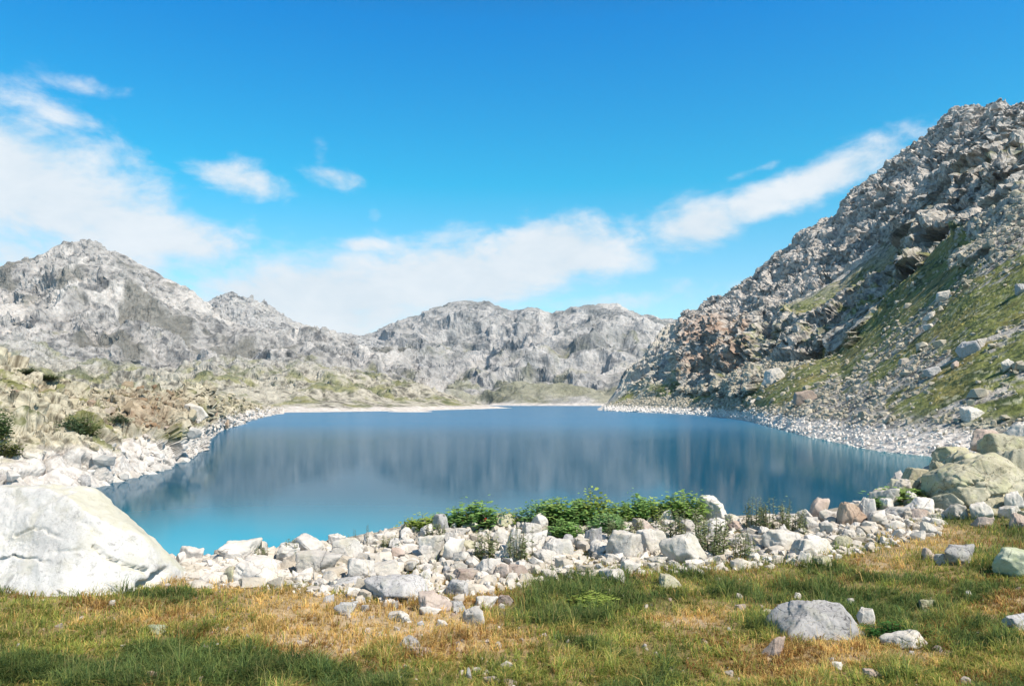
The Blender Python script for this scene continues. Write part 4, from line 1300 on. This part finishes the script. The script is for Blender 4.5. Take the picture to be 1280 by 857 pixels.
def grass():
    rg = np.random.default_rng(41)
    n = 410000
    px = rg.uniform(-230, 1560, n); py = 640 + (905 - 640) * rg.random(n) ** 0.85
    x, y = on_ground(px, py)
    # clump: pull towards tuft centres
    cx = np.floor(x / 0.11) ; cy = np.floor(y / 0.14)
    h1 = hsh(cx.astype(np.int64), cy.astype(np.int64), np.zeros(n, np.int64), 5)
    jx = ((h1 & np.uint32(255)) / 255.0); jy = ((h1 >> np.uint32(8)) & np.uint32(255)) / 255.0
    tuft = ((h1 >> np.uint32(16)) & np.uint32(255)) / 255.0
    k = 0.55
    x = lerp(x, (cx + jx) * 0.11, k * rg.random(n)); y = lerp(y, (cy + jy) * 0.14, k * rg.random(n))
    g, s, n1, n2, px, py = patches(x, y)
    d = y - edge_y(x)
    lo = np.interp(px, LO_X, LO_Y); up = np.interp(px, UP_X, UP_Y)
    inheap = sstep(py, lo + 2, lo - 10) * ((px > 200) & (px < 1160))
    keep = rg.random(n) < np.where(d > -0.2, 0.0, 1.0) * (1 - 0.93 * inheap) * (0.35 + 0.65 * sstep(fbm(np.stack([x, y, y * 0], 1) / 0.35, 3, 215), -0.35, 0.05)) * (1 - 0.55 * sstep(s, 0.6, 1.3))
    knoll = (x > 7.6) & (y > 13.4)
    keep &= ~(knoll & (rg.random(n) < 0.6))
    x, y, g, s, n1, n2, px, py, tuft = [a[keep] for a in (x, y, g, s, n1, n2, px, py, tuft)]
    n = len(x)
    base = np.stack([x, y, ground_z(x, y) - 0.01], 1)
    gr = sstep(g - 0.6 * s, 0.15, 0.75)
    tn = sstep(s - 0.4 * g, 0.2, 0.9)
    r = rg.random(n)
    green = mixc(np.array((0.15, 0.175, 0.055)), np.array((0.055, 0.095, 0.04)), rg.random(n))
    olive = mixc(np.array((0.28, 0.275, 0.075)), np.array((0.16, 0.19, 0.05)), rg.random(n))
    straw = mixc(np.array((0.58, 0.41, 0.17)), np.array((0.42, 0.25, 0.10)), rg.random(n))
    c = mixc(olive, green, (r < 0.15 + 0.85 * gr) * 1.0)
    r2 = rg.random(n)
    c = mixc(c, straw, (r2 < 0.15 + 0.75 * tn - 0.2 * gr) * 1.0)
    rust = sstep(fbm(base / 0.9, 3, 216), 0.15, 0.4) * (1 - gr)
    c = mixc(c, np.array((0.23, 0.12, 0.05)), (rg.random(n) < rust * 0.45) * 1.0)
    c = c * (1.12 + 0.5 * tuft)[:, None] * np.array((1.0, 1.04, 0.95))
    hgt = 0.88 * (0.05 + 0.09 * rg.random(n) ** 1.5 + 0.10 * gr * rg.random(n)) * (0.75 + 0.6 * tuft)
    wisp = sstep(fbm(base / 0.45, 3, 218), 0.0, 0.35)
    tall = rg.random(n) < 0.02 + 0.12 * wisp
    hgt = np.where(tall, hgt * rg.uniform(1.3, 2.1, n), hgt) * (0.75 + 0.5 * wisp)
    c = np.where((tall & (rg.random(n) < 0.6))[:, None], c * 0.5 + np.array((0.30, 0.25, 0.11)), c)
    wid = np.where(tall, 0.003, rg.uniform(0.004, 0.0085, n)) * (0.6 + y / 15)
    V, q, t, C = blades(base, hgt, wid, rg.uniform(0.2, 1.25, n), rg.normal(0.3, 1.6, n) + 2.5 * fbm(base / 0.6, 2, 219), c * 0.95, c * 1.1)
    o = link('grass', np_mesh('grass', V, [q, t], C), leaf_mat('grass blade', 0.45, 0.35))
    tag(o, 'dry golden and green meadow grass of the foreground', 'grass', kind='stuff')


grass()


# ------------------------------------------------------------------ shrubs and stalk plants
LEAF = leaf_mat('shrub leaf', 0.35, 0.2)
STEM = col_mat('plant stem', 0, 1, 0)


def tube(pts, r0, r1, n=5):
    pts = np.asarray(pts, float)
    V = []
    for i, p in enumerate(pts):
        r = lerp(r0, r1, i / (len(pts) - 1))
        for k in range(n):
            a = 6.283 * k / n
            V.append(p + np.array((math.cos(a) * r, math.sin(a) * r, 0)))
    Fq = []
    for i in range(len(pts) - 1):
        for k in range(n):
            Fq.append((i * n + k, i * n + (k + 1) % n, (i + 1) * n + (k + 1) % n, (i + 1) * n + k))
    return np.array(V), np.array(Fq)


def merge(parts):
    V, Q, o = [], [], 0
    for v, q in parts:
        V.append(v); Q.append(q + o); o += len(v)
    return np.concatenate(V), np.concatenate(Q)


def leaf_quads(pos, dirs, L, W, rg):
    n = len(pos)
    d = dirs / (np.linalg.norm(dirs, axis=1, keepdims=True) + 1e-9)
    s = np.cross(d, rg.normal(0, 0.35, (n, 3)) + np.array((0, 0, 1.0)))
    s /= np.linalg.norm(s, axis=1, keepdims=True) + 1e-9
    L = L[:, None]; W = W[:, None]
    nn = np.cross(s, d)
    V = np.stack([pos, pos + d * L * 0.45 + s * W / 2 - nn * L * 0.05, pos + d * L - nn * L * 0.14, pos + d * L * 0.45 - s * W / 2 - nn * L * 0.05], 1).reshape(-1, 3)
    o = np.arange(n) * 4
    return V, np.stack([o, o + 1, o + 2, o + 3], 1)


def make_shrub(seed, kind):
    """unit plants about 1 wide and 1 high: foliage and stem meshes"""
    rg = np.random.default_rng(seed)
    stems, pos, dirs = [], [], []
    ns = {'bush': 26, 'stalk': 11, 'thin': 3, 'mat': 40}[kind]
    for i in range(ns):
        a = rg.uniform(0, 6.28); r = math.sqrt(rg.random())
        if kind == 'bush':
            b = np.array((math.cos(a) * r * 0.22, math.sin(a) * r * 0.22, 0)); h = 1.0 * (1 - 0.55 * r * r) * rg.uniform(0.72, 1.05)
            tp = np.array((math.cos(a) * r * 0.48, math.sin(a) * r * 0.48, h))
        elif kind == 'stalk':
            b = np.array((math.cos(a) * r * 0.38, math.sin(a) * r * 0.38, 0)); h = rg.uniform(0.5, 1.0)
            tp = b + np.array((rg.normal(0, 0.06), rg.normal(0, 0.06), h))
        elif kind == 'thin':
            b = np.array((rg.normal(0, 0.1), rg.normal(0, 0.1), 0)); tp = b + np.array((rg.normal(0, 0.05), rg.normal(0, 0.05), rg.uniform(0.6, 1.0)))
        else:
            b = np.array((math.cos(a) * r * 0.3, math.sin(a) * r * 0.3, 0)); tp = np.array((math.cos(a) * r * 0.55, math.sin(a) * r * 0.55, rg.uniform(0.35, 1.0) * (1.1 - 0.6 * r)))
        tt = np.linspace(0, 1, 5)
        path = b + (tp - b) * tt[:, None] + np.array((0, 0, 0.08)) * np.sin(tt * 3.14)[:, None]
        stems.append(tube(path, 0.012, 0.004, 4))
        nl = {'bush': 46, 'stalk': 60, 'thin': 44, 'mat': 34}[kind]
        f = rg.uniform({'bush': 0.25, 'stalk': 0.12, 'thin': 0.15, 'mat': 0.2}[kind], 1.03, nl)
        c = b + (tp - b) * f[:, None]
        ang = rg.uniform(0, 6.28, nl)
        dr = np.stack([np.cos(ang), np.sin(ang), rg.uniform(-0.2, 0.7, nl)], 1)
        sp = {'bush': 0.10, 'stalk': 0.02, 'thin': 0.02, 'mat': 0.08}[kind]
        pos.append(c + rg.normal(0, sp, (nl, 3)) * np.array((1, 1, 0.7))); dirs.append(dr)
    pos = np.concatenate(pos); dirs = np.concatenate(dirs)
    pos[:, 2] = np.maximum(pos[:, 2], 0.01)
    n = len(pos)
    if kind == 'bush': L = rg.uniform(0.07, 0.15, n); W = L * 0.62
    elif kind == 'stalk': L = rg.uniform(0.07, 0.15, n) * (1.15 - 0.5 * pos[:, 2]); W = L * 0.36
    elif kind == 'thin': L = rg.uniform(0.06, 0.12, n) * (1.2 - 0.7 * pos[:, 2]); W = L * 0.4
    else: L = rg.uniform(0.05, 0.11, n); W = L * 0.55
    V, Q = leaf_quads(pos, dirs, L, W, rg)
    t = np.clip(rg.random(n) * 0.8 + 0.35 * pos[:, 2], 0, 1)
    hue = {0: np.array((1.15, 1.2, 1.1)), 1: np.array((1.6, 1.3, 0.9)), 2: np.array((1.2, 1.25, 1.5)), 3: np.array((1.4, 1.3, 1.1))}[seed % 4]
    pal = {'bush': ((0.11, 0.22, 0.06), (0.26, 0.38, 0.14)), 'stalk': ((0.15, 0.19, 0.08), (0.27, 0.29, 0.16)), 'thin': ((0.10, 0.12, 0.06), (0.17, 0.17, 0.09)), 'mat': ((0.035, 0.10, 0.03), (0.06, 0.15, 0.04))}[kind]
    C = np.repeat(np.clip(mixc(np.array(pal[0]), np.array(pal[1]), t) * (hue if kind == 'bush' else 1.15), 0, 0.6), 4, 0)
    sv_, sq = merge(stems)
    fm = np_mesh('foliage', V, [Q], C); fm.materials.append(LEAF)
    sm = np_mesh('stem', sv_, [sq], np.tile((0.13, 0.10, 0.05), (len(sv_), 1)), True); sm.materials.append(STEM)
    return fm, sm


KINDS = {'bush': [make_shrub(500 + i, 'bush') for i in range(4)], 'stalk': [make_shrub(520 + i, 'stalk') for i in range(4)],
         'thin': [make_shrub(540 + i, 'thin') for i in range(3)], 'mat': [make_shrub(560, 'mat')]}
PLANT_NAME = {'bush': 'shrub', 'stalk': 'stalk_plant', 'thin': 'thin_plant', 'mat': 'mat_plant'}


def put_plant(kind, px, base, w, h, label, group=None, i=[0], zadd=0.0, depth=None):
    x, y = on_ground(px, base)
    x, y = float(x), float(y)
    i[0] += 1
    fm, sm = KINDS[kind][i[0] % len(KINDS[kind])]
    o = bpy.data.objects.new(PLANT_NAME[kind], None)
    o.empty_display_size = 0.1
    COL.objects.link(o)
    o.location = (x, y, float(ground_z(x, y)) + zadd)
    if kind == 'bush': w, h, zadd = w * 1.35, h * 0.95, zadd + 0.06
    if kind == 'stalk': w, h, zadd = w * 1.3, h * 1.25, zadd + 0.05
    W = w / F * y
    o.scale = (W, W if depth is None else depth, h / F * y)
    o.rotation_euler = (0, 0, (i[0] * 1.7) % 6.28)
    if kind == 'mat': o.rotation_euler = (0, 0, 0)
    link('foliage', fm, parent=o)
    link('stem', sm, parent=o)
    tag(o, label, {'bush': 'shrub', 'stalk': 'plant', 'thin': 'plant', 'mat': 'plant'}[kind], group)
    return o


B = 'green shrubs along the crest of the rock heap'
put_plant('bush', 527, 664, 36, 22, 'low yellow-green shrub at the left end of the shrub row', B)
put_plant('bush', 549, 660, 34, 20, 'low shrub behind the moss-topped stone', B)
put_plant('bush', 568, 660, 26, 18, 'small low shrub just left of the round green shrub', B)
put_plant('bush', 593, 660, 50, 36, 'round bright green shrub standing apart left of the shrub row', B)
put_plant('bush', 629, 656, 30, 20, 'small green shrub right of the round shrub, past a gap', B)
put_plant('bush', 670, 656, 36, 32, 'pale green shrub at the left start of the main shrub row', B)
put_plant('bush', 696, 656, 40, 40, 'second shrub of the main row, with a raised tip', B)
put_plant('bush', 720, 658, 40, 36, 'dense shrub in the left middle of the main row', B)
put_plant('bush', 742, 654, 36, 44, 'tallest shrub in the left half of the main row', B)
put_plant('bush', 757, 668, 34, 32, 'lower shrub in front of the tall one, beside the grey rock', B)
put_plant('bush', 775, 652, 30, 28, 'bluish green shrub in the centre of the main row', B)
put_plant('bush', 798, 651, 32, 36, 'narrow upright shrub right of the bluish green one', B)
put_plant('bush', 818, 650, 34, 28, 'low leafy shrub left of the tallest right-hand shrub', B)
put_plant('bush', 834, 650, 26, 28, 'small shrub touching the tallest right-hand shrub', B)
put_plant('bush', 855, 652, 44, 44, 'tallest dark green shrub at the right end of the row', B)
put_plant('bush', 706, 672, 34, 24, 'small shrub growing among white rocks below the main row', B)
S = 'grey-green stalk plants growing between the rocks'
put_plant('stalk', 838, 684, 40, 40, 'grey-green stalk plant below the row, left of the pointed slab top', S)
put_plant('stalk', 868, 690, 40, 44, 'grey-green stalk plant growing right behind the pointed slab', S)
put_plant('stalk', 896, 698, 46, 54, 'largest grey-green stalk plant at the right side of the pointed slab', S)
put_plant('stalk', 932, 700, 30, 36, 'thin reddish stalk plant right of the largest stalk plant', S)
put_plant('stalk', 948, 662, 30, 34, 'grey-green stalk plant on the crest right of the shrub row', S)
put_plant('stalk', 972, 668, 32, 38, 'grey-green stalk plant on the crest, second right of the shrub row', S)
put_plant('stalk', 998, 668, 30, 30, 'grey-green stalk plant on the crest left of the pointed pinkish rock', S)
put_plant('stalk', 610, 698, 34, 34, 'dark stalk plant in the heap below the gap in the shrubs', S)
put_plant('stalk', 652, 702, 34, 36, 'dark stalk plant right of the tall upright white rock', S)
put_plant('stalk', 545, 678, 24, 24, 'small grey stalk plant below the moss-topped stone', S)
put_plant('stalk', 490, 686, 26, 16, 'low olive plant in the heap left of the moss-topped stone', S)
put_plant('stalk', 365, 700, 22, 26, 'pinkish grey stalk plant beside the white block with the dark slot', S)
put_plant('stalk', 328, 700, 18, 16, 'small olive plant at the water edge right of the rounded white rock', S)
put_plant('stalk', 770, 676, 28, 24, 'leafy plant on the heap right of the grey rock', S)
put_plant('stalk', 800, 676, 30, 26, 'leafy plant on the heap below the centre of the shrub row', S)
put_plant('thin', 819, 716, 14, 46, 'single thin dark stalk standing before the white block')
put_plant('thin', 461, 682, 16, 34, 'single thin stalk plant on the left shoulder of the heap')
put_plant('thin', 443, 676, 12, 18, 'tiny stalk left of the single thin stalk plant')
put_plant('thin', 505, 668, 14, 24, 'thin straw coloured stalk left of the low yellow-green shrub')
put_plant('thin', 644, 656, 12, 26, 'thin bluish stalk standing between the small shrub and the main row')
put_plant('thin', 915, 660, 22, 24, 'thin reddish stalks on the crest right of the tallest dark shrub')
put_plant('mat', 1118, 795, 72, 22, 'dark green low spreading mat plant right of the large grey boulder', depth=0.35)
put_plant('bush', 1130, 628, 50, 22, 'dark green bush on the left flank of the knoll above the lake', zadd=0.0)
put_plant('bush', 1100, 634, 26, 14, 'small dark bush at the foot of the knoll beside the lake', zadd=0.0)
put_plant('bush', 740, 756, 40, 16, 'dark green tuft plant in the grass below the heap')


def bank_shrub(px, py, w, h, label):
    pxa, pya = proj(LB)
    p = LB[np.unravel_index(np.argmin((pxa - px) ** 2 + (pya - py) ** 2), pxa.shape)]
    put_plant.__defaults__[1][0] += 1
    fm, sm = KINDS['bush'][put_plant.__defaults__[1][0] % 4]
    o = bpy.data.objects.new('shrub', None); COL.objects.link(o)
    o.location = (p[0], p[1] - 1.0, p[2] - 0.3)
    W = w / F * p[1]
    o.scale = (W, W * 0.7, h / F * p[1])
    link('foliage', fm_dark(fm), parent=o); link('stem', sm, parent=o)
    tag(o, label, 'shrub', 'dark shrubs on the left bank')


_dk = {}


def fm_dark(me):
    """the juniper of the bank: the same growth with darker needles"""
    if me.name not in _dk:
        m2 = me.copy()
        at = m2.attributes['Col']
        a = np.empty(len(m2.vertices) * 4, np.float32); at.data.foreach_get('color', a)
        a = a.reshape(-1, 4); a[:, :3] *= (0.45, 0.40, 0.5); at.data.foreach_set('color', a.ravel())
        _dk[me.name] = m2
    return _dk[me.name]


bank_shrub(92, 545, 34, 30, 'dark green juniper patch left half, in the hollow below the old track')
bank_shrub(112, 544, 34, 30, 'dark green juniper patch right half, in the hollow below the old track')
bank_shrub(8, 545, 40, 34, 'dark juniper at the left picture edge below the old track')
bank_shrub(14, 568, 34, 26, 'lower dark juniper at the left picture edge, just above the white stones')
bank_shrub(152, 528, 26, 14, 'small dark juniper right of the hollow below the old track')
bank_shrub(62, 474, 34, 9, 'low dark juniper above the old track near the left edge')
bank_shrub(40, 466, 30, 9, 'low dark juniper on the bank crest at the upper left')
bank_shrub(86, 482, 20, 8, 'small dark juniper above the old track left of the brown rocks')


def red_flower():
    x, y = on_ground(607, 667)
    x, y = float(x), float(y)
    o = bpy.data.objects.new('red_flower', None); COL.objects.link(o)
    o.location = (x, y, float(ground_z(x, y)) + 0.02)
    tag(o, 'single red blossom on the crest right of the round green shrub', 'flower')
    rg = np.random.default_rng(9)
    v, q = tube([(0, 0, 0), (0.01, 0, 0.1), (0.0, 0, 0.2)], 0.006, 0.004)
    sm = np_mesh('stem', v, [q], np.tile((0.08, 0.12, 0.04), (len(v), 1)), True)
    link('stem', sm, STEM, o)
    n = 12
    a = rg.uniform(0, 6.28, n)
    V, Q = leaf_quads(np.array((0, 0, 0.2)) + rg.normal(0, 0.018, (n, 3)), np.stack([np.cos(a), np.sin(a), rg.uniform(0, 0.8, n)], 1), rg.uniform(0.025, 0.045, n), rg.uniform(0.02, 0.035, n), rg)
    fm = np_mesh('blossom', V, [Q], np.tile((0.55, 0.05, 0.05), (len(V), 1)))
    link('blossom', fm, LEAF, o)


red_flower()
print('rocks', N_ROCK[0])


# ------------------------------------------------------------------ the air between here and the far mountains
def air():
    m = bpy.data.materials.new('mountain air')
    m.use_nodes = True
    m.node_tree.nodes.clear()
    t = NT(m.node_tree)
    out = t.n('ShaderNodeOutputMaterial')
    v = t.n('ShaderNodeVolumePrincipled')
    v.inputs['Color'].default_value = (0.62, 0.82, 1.0, 1)
    v.inputs['Density'].default_value = 0.000042
    v.inputs['Anisotropy'].default_value = 0.2
    t.link(v.outputs[0], out.inputs['Volume'])
    x0, x1, y0, y1, z0, z1 = -4500, 4500, -400, 5200, -10, 760
    V = [(x, y, z) for x in (x0, x1) for y in (y0, y1) for z in (z0, z1)]
    Q = [(0, 1, 3, 2), (4, 6, 7, 5), (0, 4, 5, 1), (2, 3, 7, 6), (0, 2, 6, 4), (1, 5, 7, 3)]
    o = link('haze', np_mesh('haze', V, [Q]), m)
    tag(o, 'thin bluish air that pales the distant mountains', 'haze', kind='stuff')


air()
